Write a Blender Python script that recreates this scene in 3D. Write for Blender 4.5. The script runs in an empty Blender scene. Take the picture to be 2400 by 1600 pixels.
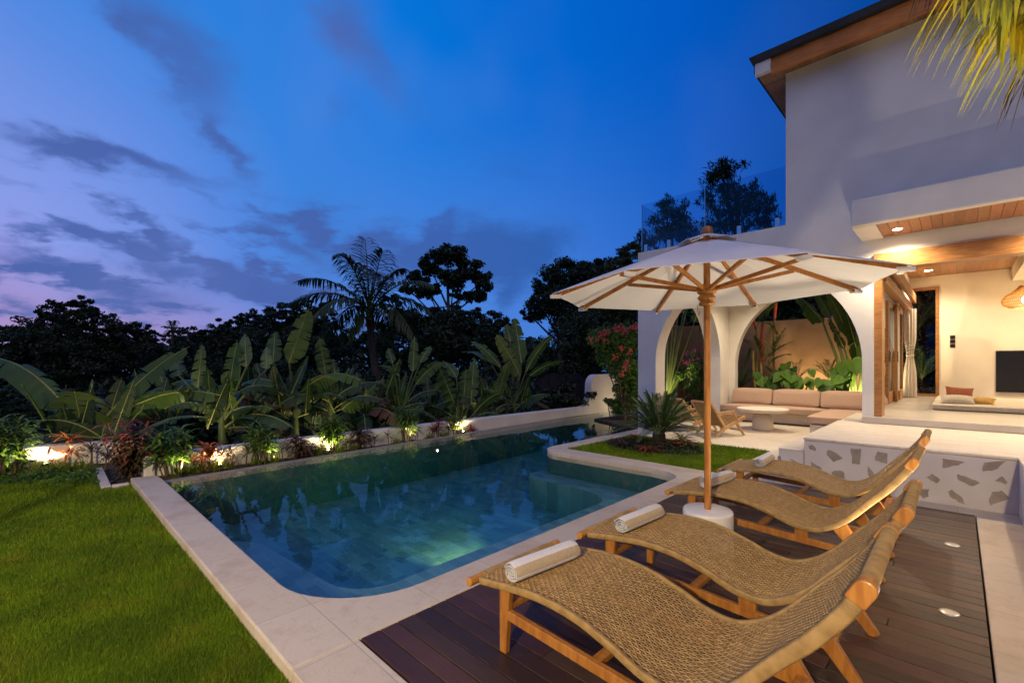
import bpy, bmesh, math, random
import numpy as np
from mathutils import Vector, Matrix
R = random.Random(7)
S = bpy.context.scene
COL = S.collection
pi = math.pi
# ------------------------------------------------------------------ camera geometry (metres, camera 1.55 m above the deck)
F, U0, YH, H = 1067.0, 1200.0, 855.0, 1.55
AL = math.atan(1045 / 1067.0)
VX, VY = -math.sin(AL), math.cos(AL)
RX, RY = math.cos(AL), math.sin(AL)
def at(u, v, Z):
    X = (u - U0) / F * Z
    return Vector((Z * VX + X * RX, Z * VY + X * RY, H - (v - YH) / F * Z))
def gp(u, v, h=0.0): return at(u, v, F * (H - h) / (v - YH))
def onx(u, v, x): return at(u, v, x / (VX + (u - U0) / F * RX))
def ony(u, v, y): return at(u, v, y / (VY + (u - U0) / F * RY))
def dep(u, Z, z): 
    p = at(u, YH, Z); return Vector((p.x, p.y, z))

# ------------------------------------------------------------------ mesh builder
class MB:
    def __init__(s): s.v = []; s.f = []; s.m = []
    def add(s, vs, fs, m=0):
        o = len(s.v); s.v += [tuple(p) for p in vs]
        s.f += [tuple(i + o for i in f) for f in fs]; s.m += [m] * len(fs); return s
    def box(s, x0, x1, y0, y1, z0, z1, m=0):
        return s.add([(x0,y0,z0),(x1,y0,z0),(x1,y1,z0),(x0,y1,z0),(x0,y0,z1),(x1,y0,z1),(x1,y1,z1),(x0,y1,z1)],
                     [(0,3,2,1),(4,5,6,7),(0,1,5,4),(1,2,6,5),(2,3,7,6),(3,0,4,7)], m)
    def prism(s, poly, a, b, ax='z', m=0):
        n = len(poly)
        def mk(p, t): return {'z': (p[0], p[1], t), 'y': (p[0], t, p[1]), 'x': (t, p[0], p[1])}[ax]
        vs = [mk(p, a) for p in poly] + [mk(p, b) for p in poly]
        fs = [tuple(range(n))[::-1], tuple(range(n, 2 * n))] + [(i, (i + 1) % n, n + (i + 1) % n, n + i) for i in range(n)]
        return s.add(vs, fs, m)
    def tube(s, pts, r, n=8, m=0, caps=True, sx=1.0, up=None):
        pts = [Vector(p) for p in pts]; k = len(pts)
        rs = r if hasattr(r, '__len__') else [r] * k
        vs = []; ref = None
        for i, p in enumerate(pts):
            d = (pts[min(i + 1, k - 1)] - pts[max(i - 1, 0)])
            if d.length < 1e-9: d = Vector((0, 0, 1))
            d.normalize()
            if ref is None:
                a = Vector(up) if up else (Vector((0, 0, 1)) if abs(d.z) < .9 else Vector((1, 0, 0)))
                ref = a
            x = d.cross(ref)
            if x.length < 1e-5: x = d.orthogonal()
            x.normalize(); y = x.cross(d).normalized(); ref = y
            for j in range(n):
                t = 2 * pi * (j + .5) / n
                vs.append(p + x * (math.cos(t) * rs[i] * sx) + y * (math.sin(t) * rs[i]))
        fs = [(i*n+j, i*n+(j+1)%n, (i+1)*n+(j+1)%n, (i+1)*n+j) for i in range(k-1) for j in range(n)]
        if caps: fs += [tuple(range(n))[::-1], tuple(range((k-1)*n, k*n))]
        return s.add(vs, fs, m)
    def bar(s, a, b, w, t, up=(0, 0, 1), m=0, w2=None, t2=None):
        a, b = Vector(a), Vector(b); d = (b - a).normalized(); x = d.cross(Vector(up))
        if x.length < 1e-4: x = d.orthogonal()
        x.normalize(); y = x.cross(d).normalized()
        w2 = w if w2 is None else w2; t2 = t if t2 is None else t2
        vs = []
        for p, ww, tt in ((a, w, t), (b, w2, t2)):
            for i, j in ((-1,-1),(1,-1),(1,1),(-1,1)): vs.append(p + x*(i*ww/2) + y*(j*tt/2))
        return s.add(vs, [(0,3,2,1),(4,5,6,7),(0,1,5,4),(1,2,6,5),(2,3,7,6),(3,0,4,7)], m)
    def lathe(s, prof, c, n=24, m=0, mtx=None):
        vs = []
        for r, z in prof:
            for j in range(n):
                t = 2*pi*j/n; p = Vector((r*math.cos(t), r*math.sin(t), z))
                if mtx: p = mtx @ p
                vs.append(p + Vector(c))
        k = len(prof)
        fs = [(i*n+j, i*n+(j+1)%n, (i+1)*n+(j+1)%n, (i+1)*n+j) for i in range(k-1) for j in range(n)]
        if prof[0][0] > 1e-6: fs.append(tuple(range(n))[::-1])
        if prof[-1][0] > 1e-6: fs.append(tuple(range((k-1)*n, k*n)))
        return s.add(vs, fs, m)
    def blade(s, p, d, L, W, droop=1.0, n=4, fold=.15, prof=None, m=0, side=None, lift=0.0):
        p = Vector(p); d = Vector(d).normalized(); st = L / n; c = [p.copy()]; ds = [d.copy()]
        for i in range(n):
            d = (d + Vector((0, 0, -droop * st / max(L, 1e-6) * (.4 + 1.2*i/n)))).normalized()
            p = p + d * st; c.append(p.copy()); ds.append(d.copy())
        vs = []
        for i in range(n + 1):
            t = i / n
            w = W * .5 * (prof(t) if prof else math.sin(pi * min(.999, .06 + .94*t)) ** .7)
            if i == n and not prof: w = 0.0006
            sd = ds[i].cross(Vector((0, 0, 1))) if side is None else Vector(side)
            if sd.length < 1e-3: sd = ds[i].orthogonal()
            sd.normalize(); nn = sd.cross(ds[i]).normalized()
            vs += [c[i] - sd*w + nn*(fold*w), c[i], c[i] + sd*w + nn*(fold*w)]
        fs = []
        for i in range(n):
            a = 3*i
            fs += [(a, a+1, a+4, a+3), (a+1, a+2, a+5, a+4)]
        s.add(vs, fs, m); return c, ds
    def leafquad(s, p, nrm, sz, asp=.5, m=0):
        nrm = Vector(nrm).normalized(); a = nrm.orthogonal().normalized()
        a.rotate(Matrix.Rotation(R.random()*2*pi, 3, nrm)); b = nrm.cross(a)
        p = Vector(p)
        return s.add([p - a*sz*.5, p + b*sz*asp*.5 + nrm*sz*.06, p + a*sz*.5, p - b*sz*asp*.5 + nrm*sz*.06], [(0,1,2,3)], m)

def build(name, mb, mats, parent=None, smooth=False, org=None, bevel=0.0, world=True, fix=True):
    """link mb as ONE mesh object; verts are given in world space and moved to the thing's own origin"""
    me = bpy.data.meshes.new(name)
    o = Vector(org) if org is not None else (Vector(parent['org']) if (parent is not None and world) else Vector((0, 0, 0)))
    vs = [(a - o.x, b - o.y, c - o.z) for a, b, c in mb.v] if o.length else mb.v
    me.from_pydata(vs, [], mb.f)
    if not isinstance(mats, (list, tuple)): mats = [mats]
    for mt in mats: me.materials.append(mt)
    if len(mats) > 1: me.polygons.foreach_set('material_index', mb.m)
    if fix:
        bm = bmesh.new(); bm.from_mesh(me); bmesh.ops.recalc_face_normals(bm, faces=bm.faces); bm.to_mesh(me); bm.free()
    if smooth: me.polygons.foreach_set('use_smooth', [True] * len(me.polygons))
    me.update()
    ob = bpy.data.objects.new(name, me); COL.objects.link(ob)
    if parent is not None: ob.parent = parent
    elif org is not None: ob.location = o
    if bevel:
        b = ob.modifiers.new('bevel', 'BEVEL'); b.width = bevel; b.segments = 2; b.limit_method = 'ANGLE'; b.angle_limit = .6
    if smooth:
        try:
            w = ob.modifiers.new('wn', 'WEIGHTED_NORMAL'); w.keep_sharp = True
        except Exception: pass
    ob['org'] = tuple(o)
    return ob
def tag(o, label=None, cat=None, group=None, kind=None):
    if label: o['label'] = label
    if cat: o['category'] = cat
    if group: o['group'] = group
    if kind: o['kind'] = kind
    return o
def thing(name, loc, label, cat, group=None, rz=0.0):
    o = bpy.data.objects.new(name, None); COL.objects.link(o); o.empty_display_size = .1
    o.location = loc; o.rotation_euler = (0, 0, rz); o['org'] = tuple(loc)
    return tag(o, label, cat, group)
def struct(name, mb, mats, smooth=False, bevel=0.0, fix=True):
    return tag(build(name, mb, mats, smooth=smooth, bevel=bevel, fix=fix), kind='structure')
KIDS = {}
def dup(root, loc, label, rz=0.0, sc=1.0, group=None):
    def cp(o, par):
        c = o.copy(); COL.objects.link(c)
        if par is not None: c.parent = par
        for ch in [q for q in COL.objects if q.parent == o and q.type != 'LIGHT']: cp(ch, c)
        return c
    r = cp(root, None); r.location = loc; r.rotation_euler = (0, 0, rz); r.scale = (sc, sc, sc)
    r['label'] = label
    if group: r['group'] = group
    return r

# ------------------------------------------------------------------ materials
def mat(name, col, rough=.6, col2=None, nscale=6.0, ndet=4.0, bump=0.0, bscale=40.0, metal=0.0, stretch=(1,1,1), island=0.0,
        trans=0.0, spec=.4, emit=None, estr=0.0, coat=0.0, contrast=(.35,.65), col3=None, n3=1.2, mix3=.5, subs=0.0):
    m = bpy.data.materials.new(name); m.use_nodes = True
    nt = m.node_tree; nd = nt.nodes; lk = nt.links
    b = nd['Principled BSDF']; b.inputs['Roughness'].default_value = rough; b.inputs['Metallic'].default_value = metal
    b.inputs['Specular IOR Level'].default_value = spec
    if coat: b.inputs['Coat Weight'].default_value = coat; b.inputs['Coat Roughness'].default_value = .15
    c = (*col, 1); cur = None
    tc = nd.new('ShaderNodeTexCoord'); mp = nd.new('ShaderNodeMapping'); lk.new(tc.outputs['Object'], mp.inputs['Vector'])
    mp.inputs['Scale'].default_value = stretch
    if col2 is not None:
        n = nd.new('ShaderNodeTexNoise'); n.inputs['Scale'].default_value = nscale; n.inputs['Detail'].default_value = ndet
        lk.new(mp.outputs[0], n.inputs['Vector'])
        r = nd.new('ShaderNodeMapRange'); r.inputs[1].default_value, r.inputs[2].default_value = contrast
        lk.new(n.outputs['Fac'], r.inputs[0])
        mx = nd.new('ShaderNodeMix'); mx.data_type = 'RGBA'; lk.new(r.outputs[0], mx.inputs[0])
        mx.inputs[6].default_value = c; mx.inputs[7].default_value = (*col2, 1); cur = mx.outputs[2]
    if col3 is not None:
        n = nd.new('ShaderNodeTexNoise'); n.inputs['Scale'].default_value = n3; n.inputs['Detail'].default_value = 5
        lk.new(tc.outputs['Object'], n.inputs['Vector'])
        r = nd.new('ShaderNodeMapRange'); r.inputs[1].default_value, r.inputs[2].default_value = .5, .75; r.inputs[4].default_value = mix3
        lk.new(n.outputs['Fac'], r.inputs[0])
        mx = nd.new('ShaderNodeMix'); mx.data_type = 'RGBA'; lk.new(r.outputs[0], mx.inputs[0])
        if cur is not None: lk.new(cur, mx.inputs[6])
        else: mx.inputs[6].default_value = c
        mx.inputs[7].default_value = (*col3, 1); cur = mx.outputs[2]
    if island:
        g = nd.new('ShaderNodeNewGeometry'); r = nd.new('ShaderNodeMapRange'); r.inputs[3].default_value = 1 - island; r.inputs[4].default_value = 1 + island
        lk.new(g.outputs['Random Per Island'], r.inputs[0])
        hs = nd.new('ShaderNodeHueSaturation'); lk.new(r.outputs[0], hs.inputs['Value'])
        hr = nd.new('ShaderNodeMapRange'); hr.inputs[3].default_value = .5 - island*.04; hr.inputs[4].default_value = .5 + island*.04
        mt2 = nd.new('ShaderNodeMath'); mt2.operation = 'FRACT'; mt3 = nd.new('ShaderNodeMath'); mt3.operation = 'MULTIPLY'; mt3.inputs[1].default_value = 7.31
        lk.new(g.outputs['Random Per Island'], mt3.inputs[0]); lk.new(mt3.outputs[0], mt2.inputs[0]); lk.new(mt2.outputs[0], hr.inputs[0]); lk.new(hr.outputs[0], hs.inputs['Hue'])
        if cur is not None: lk.new(cur, hs.inputs['Color'])
        else: hs.inputs['Color'].default_value = c
        cur = hs.outputs[0]
    if cur is not None: lk.new(cur, b.inputs['Base Color'])
    else: b.inputs['Base Color'].default_value = c
    if bump:
        n = nd.new('ShaderNodeTexNoise'); n.inputs['Scale'].default_value = bscale; n.inputs['Detail'].default_value = 5
        lk.new(mp.outputs[0], n.inputs['Vector'])
        bp = nd.new('ShaderNodeBump'); bp.inputs['Strength'].default_value = bump; bp.inputs['Distance'].default_value = .02
        lk.new(n.outputs['Fac'], bp.inputs['Height']); lk.new(bp.outputs[0], b.inputs['Normal'])
    if emit: b.inputs['Emission Color'].default_value = (*emit, 1); b.inputs['Emission Strength'].default_value = estr
    if trans:
        t = nd.new('ShaderNodeBsdfTranslucent')
        if cur is not None: lk.new(cur, t.inputs['Color'])
        else: t.inputs['Color'].default_value = c
        ms = nd.new('ShaderNodeMixShader'); ms.inputs[0].default_value = trans
        lk.new(b.outputs[0], ms.inputs[1]); lk.new(t.outputs[0], ms.inputs[2]); lk.new(ms.outputs[0], nd['Material Output'].inputs['Surface'])
    return m
def tiles(name, c1, c2, cm, bw, bh, mortar=.004, rough=.5, offset=.5, rot=0.0, stain=None, bump=.25, ax='xy', smear=0.0, streak=None):
    """paving: brick texture on object coordinates (ax picks the plane), each tile its own tint, with stains"""
    m = bpy.data.materials.new(name); m.use_nodes = True; nt = m.node_tree; nd = nt.nodes; lk = nt.links
    b = nd['Principled BSDF']; b.inputs['Roughness'].default_value = rough
    tc = nd.new('ShaderNodeTexCoord'); mp = nd.new('ShaderNodeMapping'); lk.new(tc.outputs['Object'], mp.inputs[0])
    if ax == 'xz': mp.inputs['Rotation'].default_value = (-pi/2, 0, 0)
    if ax == 'xy': mp.inputs['Rotation'].default_value = (0, 0, rot)
    bt = nd.new('ShaderNodeTexBrick'); lk.new(mp.outputs[0], bt.inputs['Vector'])
    bt.inputs['Color1'].default_value = (*c1, 1); bt.inputs['Color2'].default_value = (*c2, 1); bt.inputs['Mortar'].default_value = (*cm, 1)
    bt.inputs['Scale'].default_value = 1; bt.inputs['Brick Width'].default_value = bw; bt.inputs['Row Height'].default_value = bh
    bt.inputs['Mortar Size'].default_value = mortar; bt.inputs['Mortar Smooth'].default_value = .3; bt.offset = offset
    cur = bt.outputs['Color']
    def over(cur, col, sc, lo, hi, amt, st=(1,1,1)):
        mp2 = nd.new('ShaderNodeMapping'); mp2.inputs['Scale'].default_value = st; lk.new(mp.outputs[0], mp2.inputs[0])
        n = nd.new('ShaderNodeTexNoise'); n.inputs['Scale'].default_value = sc; n.inputs['Detail'].default_value = 6; n.inputs['Roughness'].default_value = .65
        lk.new(mp2.outputs[0], n.inputs['Vector'])
        r = nd.new('ShaderNodeMapRange'); r.inputs[1].default_value = lo; r.inputs[2].default_value = hi; r.inputs[4].default_value = amt
        lk.new(n.outputs['Fac'], r.inputs[0])
        mx = nd.new('ShaderNodeMix'); mx.data_type = 'RGBA'; lk.new(r.outputs[0], mx.inputs[0]); lk.new(cur, mx.inputs[6]); mx.inputs[7].default_value = (*col, 1)
        return mx.outputs[2]
    if stain: cur = over(cur, stain, 2.2, .5, .72, .75); cur = over(cur, stain, 14, .52, .8, .5)
    if streak: cur = over(cur, streak, 4.0, .55, .66, .7, (1.0, 9.0, 1))
    lk.new(cur, b.inputs['Base Color'])
    n = nd.new('ShaderNodeTexNoise'); n.inputs['Scale'].default_value = 60; n.inputs['Detail'].default_value = 4; lk.new(tc.outputs['Object'], n.inputs['Vector'])
    ad = nd.new('ShaderNodeMath'); ad.operation = 'MULTIPLY_ADD'; ad.inputs[1].default_value = -1.5; lk.new(bt.outputs['Fac'], ad.inputs[0]); lk.new(n.outputs['Fac'], ad.inputs[2])
    bp = nd.new('ShaderNodeBump'); bp.inputs['Strength'].default_value = bump; bp.inputs['Distance'].default_value = .006
    lk.new(ad.outputs[0], bp.inputs['Height']); lk.new(bp.outputs[0], b.inputs['Normal'])
    return m
M = {}
M['plaster'] = mat('white_plaster', (.74,.70,.64), .75, (.66,.62,.57), 1.6, 5, bump=.12, bscale=30, col3=(.6,.56,.5), n3=.7, mix3=.35)
M['plaster_room'] = mat('cream_plaster', (.78,.70,.57), .7, (.74,.65,.52), 2.0, 4, bump=.05)
M['bedwall'] = mat('brown_render', (.33,.185,.085), .85, (.25,.14,.06), 2.2, 6, bump=.3, bscale=14)
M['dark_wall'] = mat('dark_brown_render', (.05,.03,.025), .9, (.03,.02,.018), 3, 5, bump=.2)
M['coping'] = tiles('limestone_paving', (.57,.475,.36), (.51,.415,.31), (.36,.29,.21), .60, .60, .003, .55, offset=0.0, stain=(.37,.26,.165), bump=.3)
M['coping_y'] = tiles('limestone_paving_cross', (.58,.50,.42), (.52,.44,.36), (.36,.30,.24), .62, .37, .003, .55, rot=pi/2, stain=(.40,.30,.21), bump=.3)
M['patio'] = tiles('cream_strip_tiles', (.68,.60,.49), (.62,.53,.42), (.5,.42,.33), .34, .07, .002, .5, streak=(.36,.27,.18), bump=.25)
M['kerb'] = mat('pale_kerb_stone', (.6,.54,.5), .7, (.5,.45,.4), 5, bump=.2)
M['terrace_wall'] = mat('terrazzo_render', (.60,.55,.52), .7, (.54,.49,.46), 2.5, 6, bump=.18, bscale=25)
M['inlay'] = mat('inlaid_brown_stone', (.33,.275,.22), .75, (.24,.20,.155), 8, 5, bump=.3, bscale=30, island=.22)
M['deck'] = mat('dark_hardwood_boards', (.072,.034,.020), .38, (.040,.019,.013), 9, 6, bump=.25, bscale=25, stretch=(.6,14,14), island=.45, spec=.32, col3=(.125,.068,.035), n3=1.3, mix3=.5)
M['teak'] = mat('oiled_teak', (.46,.20,.035), .45, (.32,.12,.018), 5, 6, bump=.1, bscale=20, stretch=(8,8,1.2), island=.15, coat=.1)
M['pale_teak'] = mat('pale_teak', (.68,.42,.18), .5, (.55,.31,.12), 5, 6, bump=.1, bscale=20, stretch=(8,8,1.2), island=.12)
M['teak_h'] = mat('teak_joinery', (.40,.19,.055), .45, (.27,.115,.03), 5, 6, bump=.08, stretch=(1.2,8,8), island=.1, coat=.15)
M['fascia'] = mat('stained_fascia_board', (.60,.21,.028), .5, (.48,.15,.018), 4, 6, bump=.08, stretch=(1.2,8,8))
M['planks'] = mat('ceiling_planks', (.40,.20,.10), .5, (.30,.14,.065), 6, 6, bump=.08, stretch=(8,1.2,8), island=.22)
M['roofdark'] = mat('dark_roof_tiles', (.02,.022,.03), .7, (.03,.032,.04), 8, bump=.3)
M['rope'] = mat('woven_rope', (.42,.265,.105), .6, (.29,.175,.065), 30, 3, island=.14, bump=.2, bscale=220)
M['wrap'] = mat('wrapped_rope', (.37,.23,.08), .5, (.25,.15,.048), 20, 3, contrast=(.4,.65))
M['canvas'] = mat('offwhite_canvas', (.84,.80,.76), .85, (.79,.75,.71), 3, 3, bump=.06, bscale=90, trans=.22)
M['cement_white'] = mat('white_painted_cement', (.74,.70,.65), .22, (.69,.65,.60), 4, 3, bump=.02, spec=.5)
M['towel_w'] = mat('white_terry', (.90,.87,.84), .95, (.84,.80,.77), 60, 3, bump=.7, bscale=260)
M['towel_b'] = mat('sand_terry', (.66,.51,.33), .95, (.58,.44,.27), 60, 3, bump=.7, bscale=260)
M['cushion'] = mat('blush_fabric', (.50,.335,.235), .9, (.45,.30,.21), 40, 3, bump=.15, bscale=220)
M['sofabase'] = mat('cream_concrete', (.66,.57,.46), .7, (.6,.51,.4), 3, bump=.1)
M['table'] = mat('cream_terrazzo', (.76,.68,.56), .5, (.70,.62,.5), 5, bump=.08)
M['linen'] = mat('natural_linen', (.62,.53,.40), .9, (.54,.46,.34), 30, bump=.2, bscale=200)
M['mustard'] = mat('mustard_fabric', (.55,.32,.08), .9, (.45,.25,.05), 30, bump=.2)
M['terracotta'] = mat('terracotta_fabric', (.36,.12,.055), .9, (.30,.09,.04), 30, bump=.2)
M['curtain'] = mat('white_curtain', (.80,.74,.66), .9, (.75,.69,.61), 8, trans=.35)
M['black'] = mat('black_panel', (.012,.012,.013), .35)
M['steel'] = mat('brushed_steel', (.6,.6,.6), .3, metal=1.0)
M['soil'] = mat('dark_soil', (.05,.035,.022), .95, (.025,.018,.012), 12, 6, bump=.6, bscale=30)
M['lawn'] = mat('lawn_turf', (.09,.14,.003), .95, (.07,.09,.004), 5, 8, bump=.5, bscale=60, col3=(.06,.055,.012), n3=1.5, mix3=.5)
M['ground'] = mat('dark_ground', (.02,.024,.012), .95, (.03,.028,.016), 1.5, 6, bump=.5, bscale=8)
M['pooltile'] = tiles('green_pool_stone', (.20,.29,.29), (.10,.17,.185), (.22,.30,.29), .24, .12, .004, .5, stain=(.09,.155,.17), bump=.2)
M['poolwall'] = mat('green_pool_wall_stone', (.06,.12,.11), .5, (.04,.09,.085), 9, 5, bump=.2)
M['grass'] = mat('grass_blades', (.155,.25,.003), .8, (.10,.175,.003), 1.7, 6, trans=.25, island=.45, contrast=(.42,.58), col3=(.23,.25,.010), n3=3.1, mix3=.7)
def lf(name, c1, c2=None, tr=.25, isl=.28, rough=.5, ns=3, spec=.35):
    M[name] = mat(name, c1, rough, c2 or tuple(x*.65 for x in c1), ns, 4, trans=tr, island=isl, spec=spec)
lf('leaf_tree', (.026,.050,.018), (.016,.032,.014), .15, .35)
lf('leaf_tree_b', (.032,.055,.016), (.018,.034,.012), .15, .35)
lf('leaf_palm', (.045,.072,.020), (.03,.05,.016), .2)
lf('leaf_dry', (.16,.085,.04), (.09,.05,.025), .2)
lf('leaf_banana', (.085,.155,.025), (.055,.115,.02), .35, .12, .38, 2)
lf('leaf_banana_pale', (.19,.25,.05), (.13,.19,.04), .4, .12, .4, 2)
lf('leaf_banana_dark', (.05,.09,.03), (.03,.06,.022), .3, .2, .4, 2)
lf('leaf_green', (.10,.19,.025), (.06,.13,.018), .3)
lf('leaf_bright', (.13,.25,.025), (.09,.18,.02), .35, .2)
lf('leaf_croton', (.11,.055,.035), (.075,.05,.025), .25, .45)
lf('leaf_red', (.30,.055,.03), (.18,.03,.025), .3, .4)
lf('leaf_orange', (.42,.14,.03), (.30,.07,.025), .35, .4)
lf('leaf_dark', (.055,.035,.03), (.035,.03,.02), .2, .4)
lf('leaf_lime', (.20,.26,.03), (.13,.18,.02), .3)
lf('leaf_cycad', (.085,.15,.03), (.055,.105,.022), .2, .2)
lf('leaf_yellow', (.62,.50,.03), (.36,.42,.03), .35, .25)
lf('flower_pink', (.60,.08,.10), (.65,.14,.08), .3, .3)
lf('flower_magenta', (.45,.05,.25), (.35,.05,.2), .3, .3)
M['bark'] = mat('grey_brown_bark', (.10,.075,.06), .9, (.05,.038,.03), 8, 6, bump=.6, bscale=18, stretch=(1,1,4))
M['stem_green'] = mat('green_stem', (.10,.14,.035), .5, (.06,.09,.025), 5, 4, stretch=(3,3,.6))
M['stem_brown'] = mat('brown_stem', (.16,.10,.05), .8, (.09,.06,.035), 9, 4, bump=.3)
M['stem_yellow'] = mat('yellow_cane', (.50,.34,.06), .5, (.33,.25,.05), 6, 4)
M['sheath'] = mat('orange_red_sheath', (.72,.13,.03), .45, (.6,.08,.025), 4, 3)
M['midrib'] = mat('pale_midrib', (.30,.33,.09), .5, (.24,.27,.07), 4)
def glass(name, tint=(.92,.96,.98), rough=0.0, f0=1.45):
    m = bpy.data.materials.new(name); m.use_nodes = True; nt = m.node_tree; nd = nt.nodes; lk = nt.links
    for n in list(nd):
        if n.type != 'OUTPUT_MATERIAL': nd.remove(n)
    fr = nd.new('ShaderNodeFresnel'); fr.inputs[0].default_value = f0
    t = nd.new('ShaderNodeBsdfTransparent'); t.inputs[0].default_value = (*tint, 1)
    g = nd.new('ShaderNodeBsdfGlossy'); g.inputs['Roughness'].default_value = rough
    ge = nd.new('ShaderNodeNewGeometry'); iv = nd.new('ShaderNodeMath'); iv.operation = 'SUBTRACT'; iv.inputs[0].default_value = 1; lk.new(ge.outputs['Backfacing'], iv.inputs[1])
    mu = nd.new('ShaderNodeMath'); mu.operation = 'MULTIPLY'; lk.new(fr.outputs[0], mu.inputs[0]); lk.new(iv.outputs[0], mu.inputs[1])
    ms = nd.new('ShaderNodeMixShader'); lk.new(mu.outputs[0], ms.inputs[0]); lk.new(t.outputs[0], ms.inputs[1]); lk.new(g.outputs[0], ms.inputs[2])
    lk.new(ms.outputs[0], nd['Material Output'].inputs['Surface'])
    return m, nd, lk, g, fr
M['glass'] = glass('clear_glass')[0]; M['balustrade'] = glass('tinted_glass', (.80,.88,.93))[0]
m, nd, lk, g, fr = glass('pool_water_surface', (.97,.99,.99), .02, 1.33)
tc = nd.new('ShaderNodeTexCoord'); n1 = nd.new('ShaderNodeTexNoise'); n1.inputs['Scale'].default_value = 2.6; n1.inputs['Detail'].default_value = 3
lk.new(tc.outputs['Object'], n1.inputs['Vector']); bp = nd.new('ShaderNodeBump'); bp.inputs['Strength'].default_value = .05; bp.inputs['Distance'].default_value = .05
lk.new(n1.outputs['Fac'], bp.inputs['Height']); lk.new(bp.outputs[0], g.inputs['Normal'])
va = nd.new('ShaderNodeVolumeAbsorption'); va.inputs['Color'].default_value = (.50,.82,.89,1); va.inputs['Density'].default_value = .95
lk.new(va.outputs[0], nd['Material Output'].inputs['Volume'])
M['water'] = m
WARM = (1.0, .82, .56)
M['lens'] = mat('lit_lens', (1,1,1), .5, emit=(1.0,.84,.6), estr=60)
M['bulb'] = mat('lit_bulb', (1,1,1), .5, emit=(1.0,.80,.5), estr=14)
M['rattan'] = mat('rattan_shade', (.62,.36,.08), .6, (.45,.24,.05), 20, trans=.5)
def lamp(name, loc, power, kind='SPOT', col=WARM, size=.04, spot=100, blend=.6, aim=None, parent=None):
    l = bpy.data.lights.new(name, kind); l.energy = power; l.color = col
    l.shadow_soft_size = size
    if kind == 'SPOT': l.spot_size = math.radians(spot); l.spot_blend = blend
    o = bpy.data.objects.new(name, l); COL.objects.link(o); o.location = loc
    if aim is not None:
        d = Vector(aim) - Vector(loc); o.rotation_euler = d.to_track_quat('-Z', 'Y').to_euler()
    if parent is not None:
        o.parent = parent; o.location = Vector(loc) - Vector(parent['org'])
    return o
# ================================================================== SETTING
def arc(cx, cy, r, a0, a1, n=8):
    return [(cx + r*math.cos(math.radians(a0 + (a1-a0)*i/n)), cy + r*math.sin(math.radians(a0 + (a1-a0)*i/n))) for i in range(n+1)]
g = MB()
N = 40; ext = 400.0
for i in range(N + 1):
    for j in range(N + 1):
        x = ext * ((i/N*2-1) ** 3); y = ext * ((j/N*2-1) ** 3)
        g.v.append((x, y, -1.25 - min(4, max(0, (-x - 14) * .12)) + R.uniform(-.05, .05)))
for i in range(N):
    for j in range(N):
        a = i*(N+1)+j; g.f.append((a, a+N+1, a+N+2, a+1)); g.m.append(0)
struct('ground', g, M['ground'], smooth=True)
# inner outline of the pool, counter-clockwise from its far left corner
inner = [(-7.75,1.10),(-3.45,1.16)] + arc(-3.45,1.87,.71,-88,0,10) + [(-2.74,2.3),(-2.77,5.7)] + arc(-3.17,5.95,.40,10,82,7) + \
        [(-3.3,6.37),(-5.05,6.33)] + arc(-5.10,6.78,.45,-94,-180,8) + [(-5.55,6.9),(-5.55,13.0)] + arc(-6.15,13.1,.60,10,85,6) + [(-6.4,13.75),(-8.72,13.9)]
cop = [(-8.12,.80),(-2.43,.87),(-2.43,6.76),(-5.22,6.76),(-5.22,13.2),(-5.5,13.9),(-6.2,14.25),(-8.8,14.3)] + inner[::-1] + [(-8.06,1.08)]
struct('pool_coping', MB().prism(cop, -.14, 0.0), M['coping'], bevel=.012)
walk = MB().prism([(-2.426,.87),(-1.3,.885),(-1.3,-7),(3.5,-7),(3.5,1.235),(-2.426,1.235)], -.14, 0.0)
walk.prism([(.135,1.239),(.45,1.239),(.45,7.0),(-2.07,7.0),(-2.426,7.0),(-2.426,6.72),(.135,6.72)], -.14, -.002)
walk.prism([(-2.426,7.004),(-2.075,7.004),(-2.075,9.16),(-2.426,9.16)], -.14, -.002)
struct('paving', walk, M['coping'], bevel=.006)
# pool shell: walls, floor, bench
sh = MB()
k = len(inner)
shr = [(x - (x+5.6)*.0016, y - (y-6.2)*.0012) for x, y in inner]
sh.v = [(x, y, -.14) for x, y in shr] + [(x, y, -.86) for x, y in shr]
sh.f = [(i, (i+1)%k, k+(i+1)%k, k+i) for i in range(k)] + [tuple(range(k, 2*k))]; sh.m = [0]*k + [1]
struct('pool_basin', sh, [M['poolwall'], M['pooltile']], fix=False)
bench_in = [(-5.85,1.135),(-5.72,1.45)] + [(-5.45,1.62),(-4.1,1.74)] + arc(-4.05,2.2,.45,-85,0,6) + [(-3.62,2.6),(-3.60,5.2)] + arc(-4.0,5.4,.40,0,80,6) + [(-4.2,5.86),(-5.3,5.84),(-5.52,6.1)]
bench = bench_in + [q for q in inner[::-1] if q[1] < 6.9 and q[0] > -5.6][:] 
bench = bench_in + [(x - (x+4.1)*.004, y - (y-3.7)*.004) for x, y in inner[::-1] if y < 6.75 and x > -5.5] 
struct('pool_bench', MB().prism([(x - (x+5.6)*.004, y - (y-6.2)*.003) for x, y in bench], -.858, -.40), M['pooltile'])
e = MB().prism([(-7.762,1.09),(-8.732,13.9),(-8.88,13.9),(-7.92,1.09)], -1.1, -.062)
struct('pool_weir_edge', e, mat('grey_weir_stone', (.30,.27,.24), .6, (.22,.20,.18), 8, bump=.2))
w = [(x + (-.006 if x > -4 else .003), y) for x, y in inner]
struct('pool_water', MB().prism(inner, -1.0, -.068), M['water'])
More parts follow.
